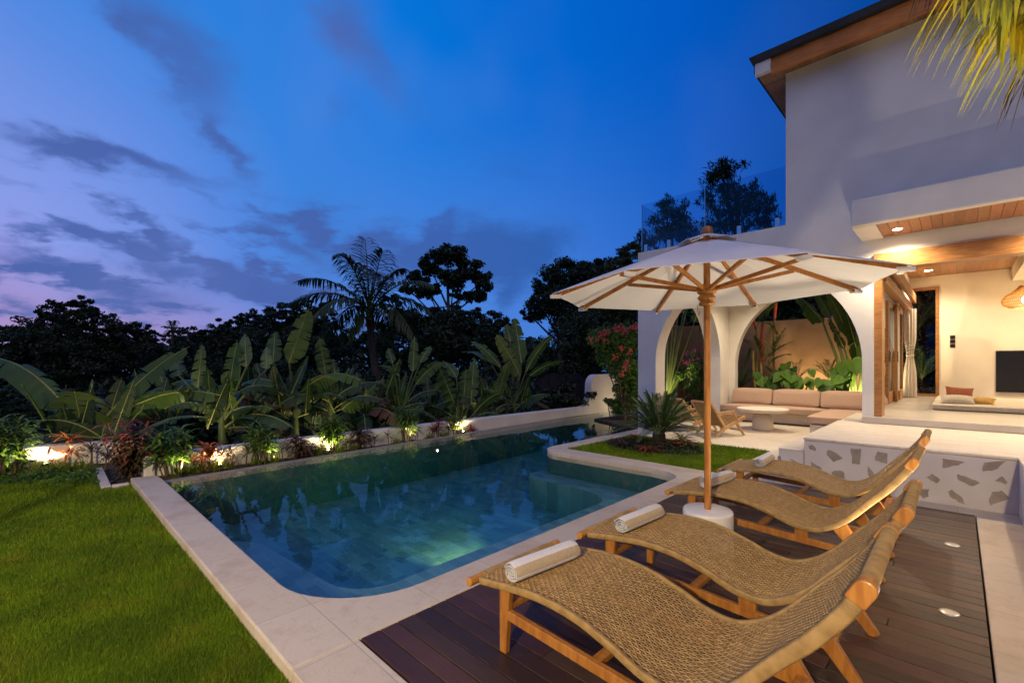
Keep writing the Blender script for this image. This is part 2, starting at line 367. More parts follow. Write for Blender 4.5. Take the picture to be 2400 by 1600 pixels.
# lawn sheets
struct('lawn', MB().prism([(-9.4,-.6),(-9.05,.47),(-8.14,.49),(-8.14,.79),(-2.43,.862),(-1.306,.877),(-1.306,-9),(-30,-9),(-30,-6)], -.4, -.10), M['lawn'])
struct('island_lawn', MB().prism([(-5.21,6.77),(-2.432,6.77),(-2.432,9.16),(-5.21,9.16)], -.2, -.03), M['lawn'])
soil = MB().prism([(-10.6,-6),(-9.4,-.6),(-9.05,.47),(-9.6,.49),(-9.6,1.0),(-10.4,1.0),(-12.6,-6)], -.6, -.11)
soil.prism([(-8.66,.62),(-8.13,.62),(-8.13,1.0),(-7.93,1.1),(-8.66,10.6)], -.6, -.13)
soil.prism([(-9.6,.62),(-8.664,.62),(-8.664,1.0),(-9.6,1.0)], -.6, -.125)
struct('planting_bed_soil', soil, M['soil'])
kb = MB().prism([(-9.55,.52),(-8.04,.495),(-8.04,.60),(-9.62,.61)], -.3, -.05).prism([(-8.12,.604),(-8.02,.604),(-8.02,.78),(-8.12,.78)], -.3, -.052)
tag(build('kerb', kb, M['kerb'], org=(-8.8,.55,-.1), bevel=.01), 'narrow white stone kerb between lawn and planting bed', 'kerb')
# patio, deck
struct('patio', MB().prism([(-5.212,9.168),(-2.07,9.168),(-2.07,14.5),(-5.212,14.5)], -.2, -.004), M['patio'])
dk = MB(); y = 1.245; nb = 46; bw = (6.705-1.245)/nb
for i in range(nb):
    xs = [-2.42, .125]
    cut = R.uniform(-1.9, -.3) if i % 3 else None
    segs = [(xs[0], cut-.002), (cut+.002, xs[1])] if cut else [tuple(xs)]
    for a, b in segs: dk.box(a, b, y+.003, y+bw-.003, -.03, 0.0 + R.uniform(-.001,.001))
    y += bw
struct('deck', dk, M['deck'], bevel=.003)
struct('deck_underlay', MB().box(-2.42,.122,1.247,6.70,-.14,-.034), M['black'])

# ================================================================== TERRACE
t = thing('terrace', (-.5, 8.2, 0), 'raised white terrace with steps and brown stones set in its front wall', 'terrace')
tb = MB().box(-1.46,5.0,7.03,11.45,-.1,.555)
tb.prism([(.45,-3),(5,-3),(5,7.028),(.45,7.028)], -.1, .555)
build('terrace_body', tb, M['terrace_wall'], t, bevel=.012)
build('terrace_top', MB().prism([(-1.465,7.022),(.445,7.022),(.445,-3.0),(5,-3),(5,11.44),(-1.465,11.44)], .559, .59), M['patio'], t, bevel=.006)
for a, b, h in ((-2.06,-1.762,.2),(-1.76,-1.464,.395)):
    build('step', MB().box(a, b, 7.03, 11.43, -.1, h), M['terrace_wall'], t, bevel=.012)
    build('step_tread', MB().box(a-.004, b, 7.025, 11.42, h+.002, h+.018), M['patio'], t, bevel=.004)
polys = [[(370,170),(410,160),(445,195),(430,220),(385,205)],[(550,205),(625,235),(688,290),(600,320),(540,255)],[(760,200),(862,203),(845,343),(778,340)],
 [(1010,225),(1100,240),(1090,335),(985,310),(985,265)],[(90,270),(115,262),(130,320),(90,318)],[(195,290),(290,335),(300,360),(255,350)],
 [(395,320),(495,380),(480,410),(392,395)],[(580,415),(620,398),(690,405),(710,475),(590,470)],[(912,355),(980,440),(940,475),(920,440)],
 [(1600,285),(1810,325),(1725,355),(1605,380)],[(1985,325),(2190,312),(2080,400),(1965,410)],[(1455,460),(1510,428),(1585,485),(1550,515)],
 [(1740,432),(1860,470),(1950,510),(1870,548),(1735,480)],[(2075,490),(2160,455),(2200,500),(2195,525)],[(1335,560),(1480,570),(1475,640),(1430,660)],
 [(1655,590),(1690,570),(1775,640),(1812,710),(1770,700),(1680,640)],[(2060,600),(2150,585),(2225,650),(2040,725),(2028,660)],
 [(230,430),(330,450),(300,520),(220,500)],[(780,540),(880,520),(900,600),(800,620)],[(1180,400),(1260,420),(1230,520),(1170,480)],[(450,540),(560,560),(520,640),(430,610)]]
for p in polys:
    q = [ony(1800 + a/3.92, 1000 + b/3.92, 7.03) for a, b in p]
    pts = []
    for i in range(len(q)):                      # jagged stone outline
        a, b = q[i], q[(i+1) % len(q)]
        for s_ in range(4):
            f = s_/4; pp = a.lerp(b, f)
            pts.append((pp.x + R.uniform(-.006,.006), max(.02, min(.55, pp.z + R.uniform(-.006,.006)))))
    build('inlaid_stone', MB().prism(pts, 7.06, 7.0262, 'y'), M['inlay'], t)

# ================================================================== VILLA
YF = 9.5
v = thing('villa', (1.5, 12.0, .6), 'white two storey villa with open front room, wood trim and wide eaves', 'house')
aC = arc(-2.98, 1.6, 1.84, 0, 180, 40)
front = [(-5.25,-.1),(-5.25,4.12),(-2.26,4.12),(-2.26,6.9),(8,6.9),(8,3.36),(-.99,3.36),(-.99,.5),(-1.14,.5)] + aC + [(-4.82,-.1)]
build('front_wall', MB().prism(front, YF, YF+.42, 'y'), M['plaster'], v)
build('upper_side_wall', MB().box(-2.26,-2.0,YF+.424,17,4.0,6.9), M['plaster'], v)
build('upper_back_wall', MB().box(-1.99,8,16.8,17,4.2,6.9), M['plaster'], v)
# pavilion: side wall with arch, back wall with arch, ceiling
aS = [(11.67 + 1.72*math.cos(a), 1.6 + 1.72*math.sin(a)) for a in [pi*i/32 for i in range(33)]]
side = [(YF+.424,-.1),(YF+.424,4.1),(14.3,4.1),(14.3,-.1),(13.39,-.1)] + aS + [(9.95,-.1)]
build('pavilion_side_wall', MB().prism(side, -5.24, -4.82, 'x'), M['plaster'], v)
aB = [(-2.85 + 1.80*math.cos(a), 1.5 + 2.04*math.sin(a)) for a in [pi*i/40 for i in range(41)]]
back = [(-4.816,-.1),(-4.816,3.74),(-1.0,3.74),(-1.0,-.1),(-1.05,-.1)] + aB + [(-4.65,-.1)]
build('pavilion_back_wall', MB().prism(back, 14.05, 14.3, 'y'), M['plaster'], v)
build('pavilion_ceiling', MB().box(-4.816,-1.06,YF+.424,14.29,3.75,4.0), M['plaster'], v)
build('roof_terrace_floor', MB().box(-4.816,-2.262,YF+.424,14.29,4.004,4.05), M['kerb'], v)
# roof: eave slab with fascia, soffit and hip slopes
rf = build('roof', MB().add([(-2.70,9.03,7.06),(9,9.03,7.06),(9,18,7.06),(-2.70,18,7.06),(-2.74,8.99,7.16),(9,8.99,7.16),(9,18,7.16),(-2.74,18,7.16),(1.6,13.4,9.2),(9,13.4,9.2)],
      [(0,3,2,1),(0,1,5,4),(3,0,4,7),(4,5,9,8),(4,8,7),(7,8,9,6),(1,2,6,5),(2,3,7,6)]), M['roofdark'], v)
build('fascia', MB().box(-2.40,9,9.12,9.17,6.78,7.055), M['fascia'], v, bevel=.004)
build('fascia_end', MB().box(-2.66,-2.404,9.08,9.17,6.84,7.055), M['plaster'], v, bevel=.004)
build('side_fascia', MB().box(-2.70,-2.66,9.175,17.6,6.93,7.055), M['roofdark'], v)
sf = MB()
x = 9.2
while x < 17.5:
    sf.box(-2.655,-2.262,x,x+.096,6.905,6.925); x += .1
x = -2.25
while x < 8:
    sf.box(x,x+.096,9.175,9.498,6.905,6.925); x += .1
build('eave_soffit', sf, M['planks'], v)
# canopy over the terrace front with planked soffit
cn = MB().prism([(8.36,3.60),(8.36,3.99),(9.496,3.99),(9.496,3.66),(8.50,3.66),(8.50,3.60)], -1.14, 8, 'x')
build('canopy', cn, M['plaster'], v, bevel=.02)
build('canopy_soffit_edge', MB().box(-1.14,-.86,8.504,9.494,3.601,3.655), M['plaster'], v)
ck = MB(); x = -.855
while x < 8:
    ck.box(x, x+.113, 8.505, 9.493, 3.622, 3.656); x += .117
build('canopy_planks', ck, M['planks'], v, bevel=.002)
build('beam', MB().box(-.985,8,9.44,9.70,3.10,3.355), M['teak_h'], v, bevel=.006)
# room shell
build('room_floor', MB().box(-1.14,8,9.5-.03,17,.594,.70), mat('polished_cement_floor', (.52,.46,.38), .28, (.46,.40,.33), 3, spec=.5), v, bevel=.01)
rp = MB().box(-.36,8,16.8,17,.70,3.95).box(-1.0,-.36,16.8,17,3.66,3.95).box(7.6,8,9.93,16.796,.70,3.95)
build('room_wall', rp, M['plaster_room'], v)
cl = MB(); x = -1.0
while x < 7.6:
    cl.box(x, x+.136, 9.93, 16.795, 3.93+.02, 3.98); x += .14
build('room_ceiling', cl, M['planks'], v)
build('ceiling_box', MB().box(.95,1.3,9.94,16.7,3.62,3.945), M['plaster_room'], v)
wf = build('window', MB().box(-.99,-.92,16.76,16.84,.70,3.655).box(-.43,-.362,16.76,16.84,.70,3.655).box(-.918,-.432,16.76,16.84,3.585,3.655).box(-.918,-.432,16.76,16.84,.70,.77), M['teak_h'], v, bevel=.004)
pn = build('pane', MB().box(-.918,-.432,16.80,16.806,.77,3.585), M['glass'], wf, world=False); pn['org'] = v['org']
pn.data.transform(Matrix.Translation(-Vector(v['org'])))
hd = MB().box(-1.06,-.94,9.93,16.6,3.02,3.28).box(-.935,-.87,9.93,16.5,2.96,3.14).box(-.865,-.80,9.93,16.4,3.2,3.42)
build('door_header', hd, M['teak_h'], v, bevel=.004)
build('side_wall_panel', MB().box(-1.05,-.95,9.93,16.79,3.285,3.94), M['plaster_room'], v)
fp = build('door_post', MB().box(-.988,-.885,9.56,9.92,.70,3.095), M['teak_h'], v, bevel=.006)
def door(y0, y1, x):
    d = MB().box(x,x+.055,y0,y0+.14,.715,2.955).box(x,x+.055,y1-.14,y1,.715,2.955).box(x,x+.055,y0+.142,y1-.142,.715,.95).box(x,x+.055,y0+.142,y1-.142,2.83,2.955)
    o = build('sliding_door', d, M['teak_h'], v, bevel=.004)
    p = build('pane', MB().box(x+.024,x+.03,y0+.142,y1-.142,.95,2.83), M['glass'], o, world=False)
    p.data.transform(Matrix.Translation(-Vector(v['org'])))
    h = build('door_handle', MB().box(x-.012,x-.002,y0+.045,y0+.095,1.62,1.86).box(x+.057,x+.068,y0+.045,y0+.095,1.62,1.86), M['black'], o, world=False)
    h.data.transform(Matrix.Translation(-Vector(v['org'])))
door(12.75, 14.2, -1.125); door(13.75, 15.3, -1.055)
# glass balustrade on the pavilion roof
gb = thing('glass_balustrade', (-3.7, 9.6, 4.12), 'frameless glass balustrade with steel clamps along the pavilion roof edge', 'railing')
xs = ony(1652,500,9.6).x
build('glass_panel', MB().box(-5.215,xs-.008,9.60,9.615,4.17,5.24), M['balustrade'], gb)
build('glass_panel', MB().box(xs+.008,-2.27,9.60,9.615,4.17,5.24), M['balustrade'], gb)
build('glass_panel', MB().box(-5.23,-5.217,9.62,13.9,4.17,5.24), M['balustrade'], gb)
for q in (-5.10,-4.55,-3.1,-2.42): build('clamp', MB().box(q-.035,q+.035,9.575,9.64,4.10,4.30), M['steel'], gb, bevel=.006)
for q in (10.2,13.2): build('clamp', MB().box(-5.26,-5.19,q-.04,q+.04,4.10,4.30), M['steel'], gb, bevel=.006)
for q in (-5.21, xs, ): build('glass_edge', MB().box(q-.006,q+.006,9.598,9.617,4.17,5.24), M['steel'], gb)

# ---------------------------------------------------------------- low boundary wall
bw_ = MB()
prof = [(-.6),(.2)]
top = [(1.14,.19),(12.15,.19)] + [(12.15 + .42*math.sin(a), .61 - .42*math.cos(a)) for a in [pi/2*i/8 for i in range(1, 9)]] + [(12.58,.80)] + \
      [(12.96 - .38*math.cos(a), .85 + .38*math.sin(a)) for a in [pi/2*i/8 for i in range(0, 9)]] + [(15.0,1.23)]
bw_.prism(top + [(15.0,-1.3),(1.14,-1.3)], -8.92, -8.67, 'x')
tag(build('garden_wall', bw_, M['plaster'], org=(-8.8,6,-.6), bevel=.02), 'long low white garden wall behind the pool with upswept curved end', 'wall')
b2 = MB().prism([(-12.9,-8),(-10.55,-.52),(-10.28,.92),(-10.50,.94),(-10.78,-.48),(-13.1,-8)], -1.2, .25)
b2.prism([(-10.27,.95),(-8.60,1.0),(-8.60,1.135),(-10.27,1.12)], -1.2, .188)
tag(build('garden_wall', b2, M['plaster'], org=(-10.6,-1,-.6), bevel=.02), 'white wall section behind the lawn, lit by a garden spotlight at far left', 'wall')
# dark neighbour wall beyond the pool end, brown garden walls behind the pavilion
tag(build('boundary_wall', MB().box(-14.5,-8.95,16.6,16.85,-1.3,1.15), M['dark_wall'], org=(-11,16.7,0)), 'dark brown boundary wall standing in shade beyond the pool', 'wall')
tag(build('boundary_wall', MB().box(-7.6,-1.25,17.3,17.5,-.3,3.05).box(-7.8,-7.604,14.9,17.5,-.3,3.05), M['bedwall'], org=(-3,17.4,0)), 'warm brown wall behind the pavilion garden, lit from below', 'wall')
struct('back_garden_soil', MB().prism([(-7.6,14.31),(-1.06,14.31),(-1.06,17.29),(-7.6,17.29)], -.3, .25).prism([(-7.6,11.2),(-5.27,9.9),(-5.27,14.305),(-7.6,14.305)], -.3, -.02), M['soil'])
# ================================================================== FURNITURE
def spline(pts, x):
    for i in range(len(pts)-1):
        if pts[i][0] <= x <= pts[i+1][0]:
            p0 = pts[max(i-1,0)]; p1 = pts[i]; p2 = pts[i+1]; p3 = pts[min(i+2,len(pts)-1)]
            t = (x-p1[0])/(p2[0]-p1[0]); h = p2[0]-p1[0]
            m1 = (p2[1]-p0[1])/max(1e-6,(p2[0]-p0[0]))*h; m2 = (p3[1]-p1[1])/max(1e-6,(p3[0]-p1[0]))*h
            return (2*t**3-3*t*t+1)*p1[1]+(t**3-2*t*t+t)*m1+(-2*t**3+3*t*t)*p2[1]+(t**3-t*t)*m2
    return pts[0][1] if x < pts[0][0] else pts[-1][1]
# side profile, x from the foot (0) to the head (1.75), local
PR = [(0.0,.355),(.10,.37),(.30,.40),(.50,.415),(.70,.40),(.88,.352),(1.02,.303),(1.16,.293),(1.28,.347),(1.38,.432),(1.50,.575),(1.60,.69),(1.68,.80),(1.73,.885)]
# resample by arc length
raw = [(i*.01, spline(PR, i*.01)) for i in range(0, 174)]
L = [0.0]
for i in range(1, len(raw)): L.append(L[-1] + math.hypot(raw[i][0]-raw[i-1][0], raw[i][1]-raw[i-1][1]))
def along(s):
    for i in range(len(L)-1):
        if L[i] <= s <= L[i+1]:
            t = (s-L[i])/(L[i+1]-L[i]); x = raw[i][0]+(raw[i+1][0]-raw[i][0])*t; z = raw[i][1]+(raw[i+1][1]-raw[i][1])*t
            dx, dz = raw[i+1][0]-raw[i][0], raw[i+1][1]-raw[i][1]; q = math.hypot(dx, dz)
            return Vector((x,0,z)), Vector((dx/q,0,dz/q))
    dx, dz = raw[-1][0]-raw[-2][0], raw[-1][1]-raw[-2][1]; q = math.hypot(dx, dz)
    return Vector((raw[-1][0],0,raw[-1][1])), Vector((dx/q,0,dz/q))
LT = L[-1]; WD = .70
def sag(s, y):
    a = min(1, max(0, (s-.5)/.4)) * min(1, max(0, (1.9-s)/.5))
    return -.028 * a * (1 - (2*(y-WD/2)/WD)**2)
def sp(s, y, off=0.0):
    p, t_ = along(s); n = Vector((-t_.z,0,t_.x)); return Vector((p.x, y, p.z)) + n*(off + sag(s, y))
LW = Vector((-1.94, 0, 0))
def make_lounger(loc, label):
    t = thing('sun_lounger', loc, label, 'sun lounger', 'woven sun loungers lined up on the deck')
    # woven rope seat: paired lengthwise strands, single crosswise strands going over and under them
    wv = MB(); nx, ny = 100, 37; r = .0033
    ss = [.03 + (LT-.05)*i/(nx-1) for i in range(nx)]; ys = [.034 + (WD-.068)*j/(ny-1) for j in range(ny)]
    for i, s_ in enumerate(ss):
        pts = []
        for j, y in enumerate(ys):
            pts.append(sp(s_, y, (.0036 if (i+j) % 2 else -.0036)))
        wv.tube(pts, r, 5, caps=False)
    for j, y in enumerate(ys):
        pts = []
        for i, s_ in enumerate(ss):
            pts.append(sp(s_, y, (-.0036 if (i+j) % 2 else .0036)))
        wv.tube(pts, r*1.05, 5, caps=False, sx=1.1)
    build('seat_weave', wv, M['rope'], t, smooth=True, world=False, fix=False)
    # side rails, tightly wrapped with rope (real ridges)
    for y0 in (.0, WD):
        rl = MB(); n = 780; pts = []; secs = []
        sgn = 1 if y0 == 0 else -1
        for i in range(n+1):
            s_ = .035 + (LT-.075)*i/n; p, tt = along(s_); nn = Vector((-tt.z,0,tt.x))
            rad = (.86, 1.04, 1.04)[i % 3]
            hh = .0195*rad*(1.0+.28*min(1,max(0,(s_-1.2)/.5))); ww = .0125*rad
            for k_ in range(10):
                a = 2*pi*k_/10; ca, sa = math.cos(a), math.sin(a)
                q = (abs(ca)**.55*(1 if ca>0 else -1)*ww, abs(sa)**.55*(1 if sa>0 else -1)*hh)
                secs.append(p + Vector((0, y0 + sgn*.013 + q[0], 0)) + nn*(q[1] - .011*(1.0+.28*min(1,max(0,(s_-1.2)/.5)))))
        rl.v = [tuple(q) for q in secs]
        rl.f = [(i*10+j, i*10+(j+1)%10, (i+1)*10+(j+1)%10, (i+1)*10+j) for i in range(n) for j in range(10)]; rl.m = [0]*len(rl.f)
        build('side_rail', rl, M['wrap'], t, smooth=True, world=False)
    # foot bar and head roll
    fb = MB().tube([(.0,-.045,.345),(.0,WD*.5,.345),(.0,WD+.045,.345)], .0238, 14)
    build('foot_bar', fb, M['teak'], t, smooth=True, world=False, bevel=.004)
    fw = MB(); n = 180
    fw.tube([(.0,.058+(WD-.116)*i/n,.345) for i in range(n+1)], [(.0245,.0285,.0285)[i%3] for i in range(n+1)], 12)
    build('foot_wrap', fw, M['wrap'], t, smooth=True, world=False)
    he, ht = along(LT); hn = Vector((-ht.z,0,ht.x))
    hr = MB(); n = 192
    hr.tube([he + ht*.012 + Vector((0, .056+(WD-.112)*i/n, 0)) - hn*.012 for i in range(n+1)], [(.0215,.026,.026)[i%3] for i in range(n+1)], 14)
    build('head_roll', hr, M['wrap'], t, smooth=True, world=False)
    for y0, y1 in ((-.002,.055),(WD-.055,WD+.002)):
        pts = []
        for k_ in range(13):
            a = pi*k_/12; pts.append((math.cos(a)*.030, math.sin(a)*.030+.010))
        pts += [(-.030,-.044),(.030,-.044)]
        hb = MB(); poly = [he + hn*(-a-.012) + ht*(b) for a, b in pts]
        k_ = len(poly)
        hb.add([(p.x,y0,p.z) for p in poly]+[(p.x,y1,p.z) for p in poly], [tuple(range(k_))[::-1],tuple(range(k_,2*k_))]+[(i,(i+1)%k_,k_+(i+1)%k_,k_+i) for i in range(k_)])
        build('head_block', hb, M['teak'], t, world=False, bevel=.006)
    for y in (.055, WD-.055):
        build('leg', MB().bar((.20,y,.35),(.185,y,0),.075,.038,(0,1,0),w2=.046,t2=.034), M['teak'], t, world=False, bevel=.005)
        build('leg', MB().bar((1.325,y,.335),(1.575,y,0),.10,.042,(0,1,0),w2=.05,t2=.034), M['teak'], t, world=False, bevel=.005)
        build('side_stretcher', MB().bar((.19,y,.215),(1.48,y,.155),.052,.032,(0,1,0)), M['teak'], t, world=False, bevel=.004)
        build('support_block', MB().box(1.03,1.12,y-.02,y+.02,.19,.275), M['teak'], t, world=False, bevel=.004)
    for x, z in ((.20,.25),(.76,.195),(1.46,.18)):
        build('cross_bar', MB().bar((x,.07,z),(x,WD-.07,z),.05,.03), M['teak'], t, world=False, bevel=.004)
    return t
LY = [1.68, 2.67, 4.13, 5.40]
LL = ['nearest woven rope lounger, in the bottom foreground', 'second woven lounger, close in front of the white parasol base', 'third woven lounger, just behind the parasol pole',
      'farthest woven lounger, beside the stone inlaid terrace wall']
l0 = make_lounger((-1.94, LY[0], 0), LL[0])
for i in (1,2,3):
    dup(l0, (-1.94 + (.03,-.02,-.01)[i-1], LY[i], 0), LL[i], rz=(.004,-.008,.01)[i-1])
# rolled towels
def make_towel(loc, rz, label, flat=1.0):
    t = thing('rolled_towel', loc, label, 'towel', 'rolled towels lying on the loungers', rz)
    W2 = .245; th = .0095; turns = 2.9; n = 90; r0, r1 = .012, .060
    ctr = .058
    out = []; inn = []
    for i in range(n+1):
        a = i/n*turns*2*pi; r = r0 + (r1-r0)*(i/n)
        wob = 1 + .03*math.sin(a*3+1)
        ca, sa = math.cos(a + 3.6), math.sin(a + 3.6)
        zz = lambda rr: ctr*flat + rr*wob*sa*(.93 if sa < 0 else 1.0)*flat
        out.append((r*wob*ca*1.06, zz(r))); inn.append(((r-th)*wob*ca*1.06, zz(r-th)))
    mb = MB(); rings = []
    ny = 14
    for k_ in range(ny+1):
        y = -W2 + 2*W2*k_/ny
        e_ = 1.0 - .05*max(0, abs(y)/W2 - .8)/.2
        rings.append((y, e_))
    m0 = 2*(n+1)
    for y, e_ in rings:
        for (x, z) in out + inn[::-1]:
            mb.v.append((x*e_, y + R.uniform(-.0015,.0015), ctr*flat+(z-ctr*flat)*e_ + R.uniform(-.0012,.0012)))
    fs = []; ms = []
    for k_ in range(ny):
        for i in range(m0):
            j = (i+1) % m0; fs.append((k_*m0+i, k_*m0+j, (k_+1)*m0+j, (k_+1)*m0+i))
            a_ = i/n*turns*2*pi + 3.6; th_ = math.degrees(math.atan2(math.sin(a_), math.cos(a_)))
            ms.append(1 if (i <= n and i/n > 1-1/turns and -12 < th_ < 46) else 0)
    for k_ in (0, ny):
        for i in range(n):
            a, b, c, d = k_*m0+i, k_*m0+i+1, k_*m0+m0-2-i, k_*m0+m0-1-i
            fs.append((a,b,c,d) if k_ else (d,c,b,a)); ms.append(0)
    mb.f, mb.m = fs, ms
    build('terry_roll', mb, [M['towel_w'], M['towel_b']], t, smooth=True, world=False)
    return t
TL = ['rolled towel with a wide sand stripe on the nearest lounger foot', 'rolled towel with a sand stripe on the lounger in front of the parasol base',
      'rolled white and beige towel half hidden by the parasol pole', 'rolled white towel on the farthest lounger by the grass island']
tx = [(.285,.27),(.32,.30),(.30,.36),(.36,.36)]
for i in range(4):
    x, y = tx[i]; p = sp(x, y)
    make_towel((-1.94 + p.x, LY[i] + y + .0, p.z - .004), (-.10,-.06,-.12,.05)[i], TL[i], (1.0,.97,1.02,.98)[i])

# ---------------------------------------------------------------- parasol
PC = Vector((-1.45, 3.73, 0)); PB = Vector((-1.425, 3.685, 0)); RU = 1.255; ZR = 2.146; ZA = 2.575
u = thing('parasol', (PB.x, PB.y, 0), 'large off white octagonal parasol with wooden pole and round white base', 'parasol')
prof = [(0,.0),(.183,.0),(.187,.02),(.187,.385),(.179,.402),(.05,.405),(0,.405)]
build('base', MB().lathe(prof, (PB.x,PB.y,0), 48), M['cement_white'], u, smooth=True)
build('pole', MB().tube([(PB.x,PB.y,.39),(PC.x,PC.y,2.60)], .0255, 20), M['teak'], u, smooth=True)
build('finial', MB().lathe([(0,2.60),(.044,2.60),(.048,2.615),(.044,2.645),(.032,2.664),(0,2.667)], (PC.x,PC.y,0), 24), M['teak'], u, smooth=True)
hubz = 2.06
build('hub', MB().lathe([(.03,2.03),(.058,2.03),(.06,2.05),(.048,2.062),(.066,2.08),(.07,2.098),(.05,2.115),(.072,2.13),(.076,2.15),(.066,2.17),(.048,2.185),(.04,2.20),(.028,2.20)], (PC.x,PC.y,0), 24), M['teak'], u, smooth=True)
build('locking_pin', MB().tube([(PC.x-.07,PC.y-.02,2.035),(PC.x-.055,PC.y-.03,1.95),(PC.x-.04,PC.y-.03,1.985)], .004, 6), M['steel'], u)
cv = MB(); nr = 10
def canz(q, a):           # q 0..1 from centre to rim; cloth sags a little between ribs
    f = abs(((a / (pi/4)) % 1) - .5) * 2        # 1 at a rib, 0 between
    return ZA - (ZA-ZR)*(q**1.04) - .022*(1-f)*math.sin(pi*q)
na = 64
def rimr(a):
    f = ((a % (pi/4)) - pi/8); return RU*math.cos(pi/8)/math.cos(f) * (1 - .012*(1-abs(f)/(pi/8)))
A0 = pi/2 * 1.0
for lay, dz in ((0,0.0),(1,-.004)):
    for i in range(nr+1):
        q = .09 + (1-.09)*i/nr
        for j in range(na):
            a = 2*pi*j/na; r = rimr(a)*q
            x, y = PC.x + r*math.cos(a+A0), PC.y + r*math.sin(a+A0)
            cv.v.append((x, y, canz(q, a) + .016*r*math.cos(a+A0) + .010*r*math.sin(a+A0) + dz - (.02 if (i == nr and False) else 0)))
K = (nr+1)*na
for lay in (0,1):
    for i in range(nr):
        for j in range(na):
            a, b = lay*K+i*na+j, lay*K+i*na+(j+1)%na
            cv.f.append((a,b,b+na,a+na) if lay == 0 else (a+na,b+na,b,a)); cv.m.append(0)
for i in (0, nr):
    for j in range(na):
        a, b = i*na+j, i*na+(j+1)%na
        cv.f.append((a,b,K+b,K+a)); cv.m.append(0)
canopy = build('canopy', cv, M['canvas'], u, smooth=False)
vt = MB()
for i in range(5):
    q = i/4
    for j in range(32):
        a = 2*pi*j/32; r = rimr(a)*.185*q
        f = abs(((a/(pi/4)) % 1) - .5)*2
        vt.v.append((PC.x + r*math.cos(a+A0), PC.y + r*math.sin(a+A0), 2.612 - .085*q**1.3 + .018*(1-f)*q**3))
for i in range(4):
    for j in range(32): vt.f.append((i*32+j, i*32+(j+1)%32, (i+1)*32+(j+1)%32, (i+1)*32+j)); vt.m.append(0)
vc = build('vent_cap', vt, M['canvas'], u, smooth=True)
sm = vc.modifiers.new('thick', 'SOLIDIFY'); sm.thickness = .004
for k_ in range(8):
    a = A0 + k_*pi/4; ca, sa = math.cos(a), math.sin(a); tl = lambda r: .016*r*ca + .010*r*sa
    P0 = Vector((PC.x+.05*ca, PC.y+.05*sa, ZA-.025)); P1 = Vector((PC.x+(RU-.035)*ca, PC.y+(RU-.035)*sa, ZR+tl(RU)-.012))
    rb = build('rib', MB().bar(P0, P1, .022, .034), M['teak'], u, bevel=.003)
    md = P0.lerp(P1, .56)
    build('strut', MB().bar((PC.x+.055*ca,PC.y+.055*sa,2.16), md+Vector((0,0,-.02)), .022, .030), M['teak'], u, bevel=.003)
    pk = MB(); c_ = Vector((PC.x+RU*ca, PC.y+RU*sa, ZR+tl(RU)-.006))
    X = Vector((ca,sa,0)); Yv = Vector((-sa,ca,0)); Zv = Vector((0,0,1))
    pv = [c_ - X*.08 + Yv*.04 - Zv*.0, c_ - X*.08 - Yv*.04 - Zv*.0, c_ + X*.012 + Yv*.006 - Zv*.004, c_ + X*.012 - Yv*.006 - Zv*.004,
          c_ - X*.07 + Yv*.024 - Zv*.03, c_ - X*.07 - Yv*.024 - Zv*.03, c_ + X*.012 + Yv*.01 - Zv*.032, c_ + X*.012 - Yv*.01 - Zv*.032]
    pk.add(pv, [(0,2,3,1),(0,4,6,2),(1,3,7,5),(2,6,7,3),(4,5,7,6)])
    build('rib_pocket', pk, M['canvas'], u, bevel=.005)

# ---------------------------------------------------------------- pavilion furniture
tb = thing('coffee_table', (-3.36, 12.05, 0), 'round cream pedestal coffee table with dished top in the pavilion', 'table')
build('tabletop', MB().lathe([(0,.40),(.30,.405),(.48,.425),(.545,.455),(.562,.49),(.555,.505),(.54,.51),(0,.505)], (-3.36,12.05,0), 56), M['table'], tb, smooth=True)
build('pedestal', MB().lathe([(.22,0),(.225,.02),(.225,.24),(.215,.31),(.18,.37),(.13,.405),(0,.41)], (-3.36,12.05,0), 40), M['sofabase'], tb, smooth=True)
so = thing('corner_sofa', (-2.8, 13.4, 0), 'built in corner sofa with blush seat pads and three back cushions', 'sofa')
def cush(mb, x0,x1,y0,y1,z0,z1,b=.03,puff=.02,tilt=0):
    """soft pad: subdivided box with puffed faces"""
    n = 8; vs = []; 
    bm = bmesh.new(); bmesh.ops.create_cube(bm, size=1.0); bmesh.ops.subdivide_edges(bm, edges=bm.edges, cuts=7, use_grid_fill=True)
    cx, cy, cz = (x0+x1)/2,(y0+y1)/2,(z0+z1)/2
    dx, dy, dz = x1-x0, y1-y0, z1-z0
    for w_ in bm.verts:
        p = w_.co * 2; q = Vector(p)
        ed = min(1-abs(p.x),1-abs(p.y)) if abs(p.z) > .99 else (min(1-abs(p.x),1-abs(p.z)) if abs(p.y) > .99 else min(1-abs(p.y),1-abs(p.z)))
        pf = puff*math.sqrt(max(0,min(1,ed*2.2)))
        ax = 2 if abs(p.z) > .99 else (1 if abs(p.y) > .99 else 0)
        co = Vector((p.x*dx/2, p.y*dy/2, p.z*dz/2))
        rr = b
        for k_, d_ in enumerate((dx,dy,dz)):
            lim = d_/2 - puff
            co[k_] = max(-lim, min(lim, co[k_]))
        co[ax] += math.copysign(pf, p[ax])
        co.y += tilt*co.z
        w_.co = co + Vector((cx,cy,cz))
    vs = [tuple(w_.co) for w_ in bm.verts]; idx = {w_:i for i, w_ in enumerate(bm.verts)}
    fs = [tuple(idx[w_] for w_ in f.verts) for f in bm.faces]; bm.free()
    mb.add(vs, fs); return mb
build('base', MB().box(-4.80,-1.07,13.42,14.04,-.004,.27).box(-2.28,-1.10,11.5,13.416,-.004,.27), M['sofabase'], so, bevel=.01)
build('base_shade_strip', MB().box(-4.79,-2.3,13.40,13.418,.0,.03), M['soil'], so)  # dark strip on the base, shade put in as colour; no recess is cut
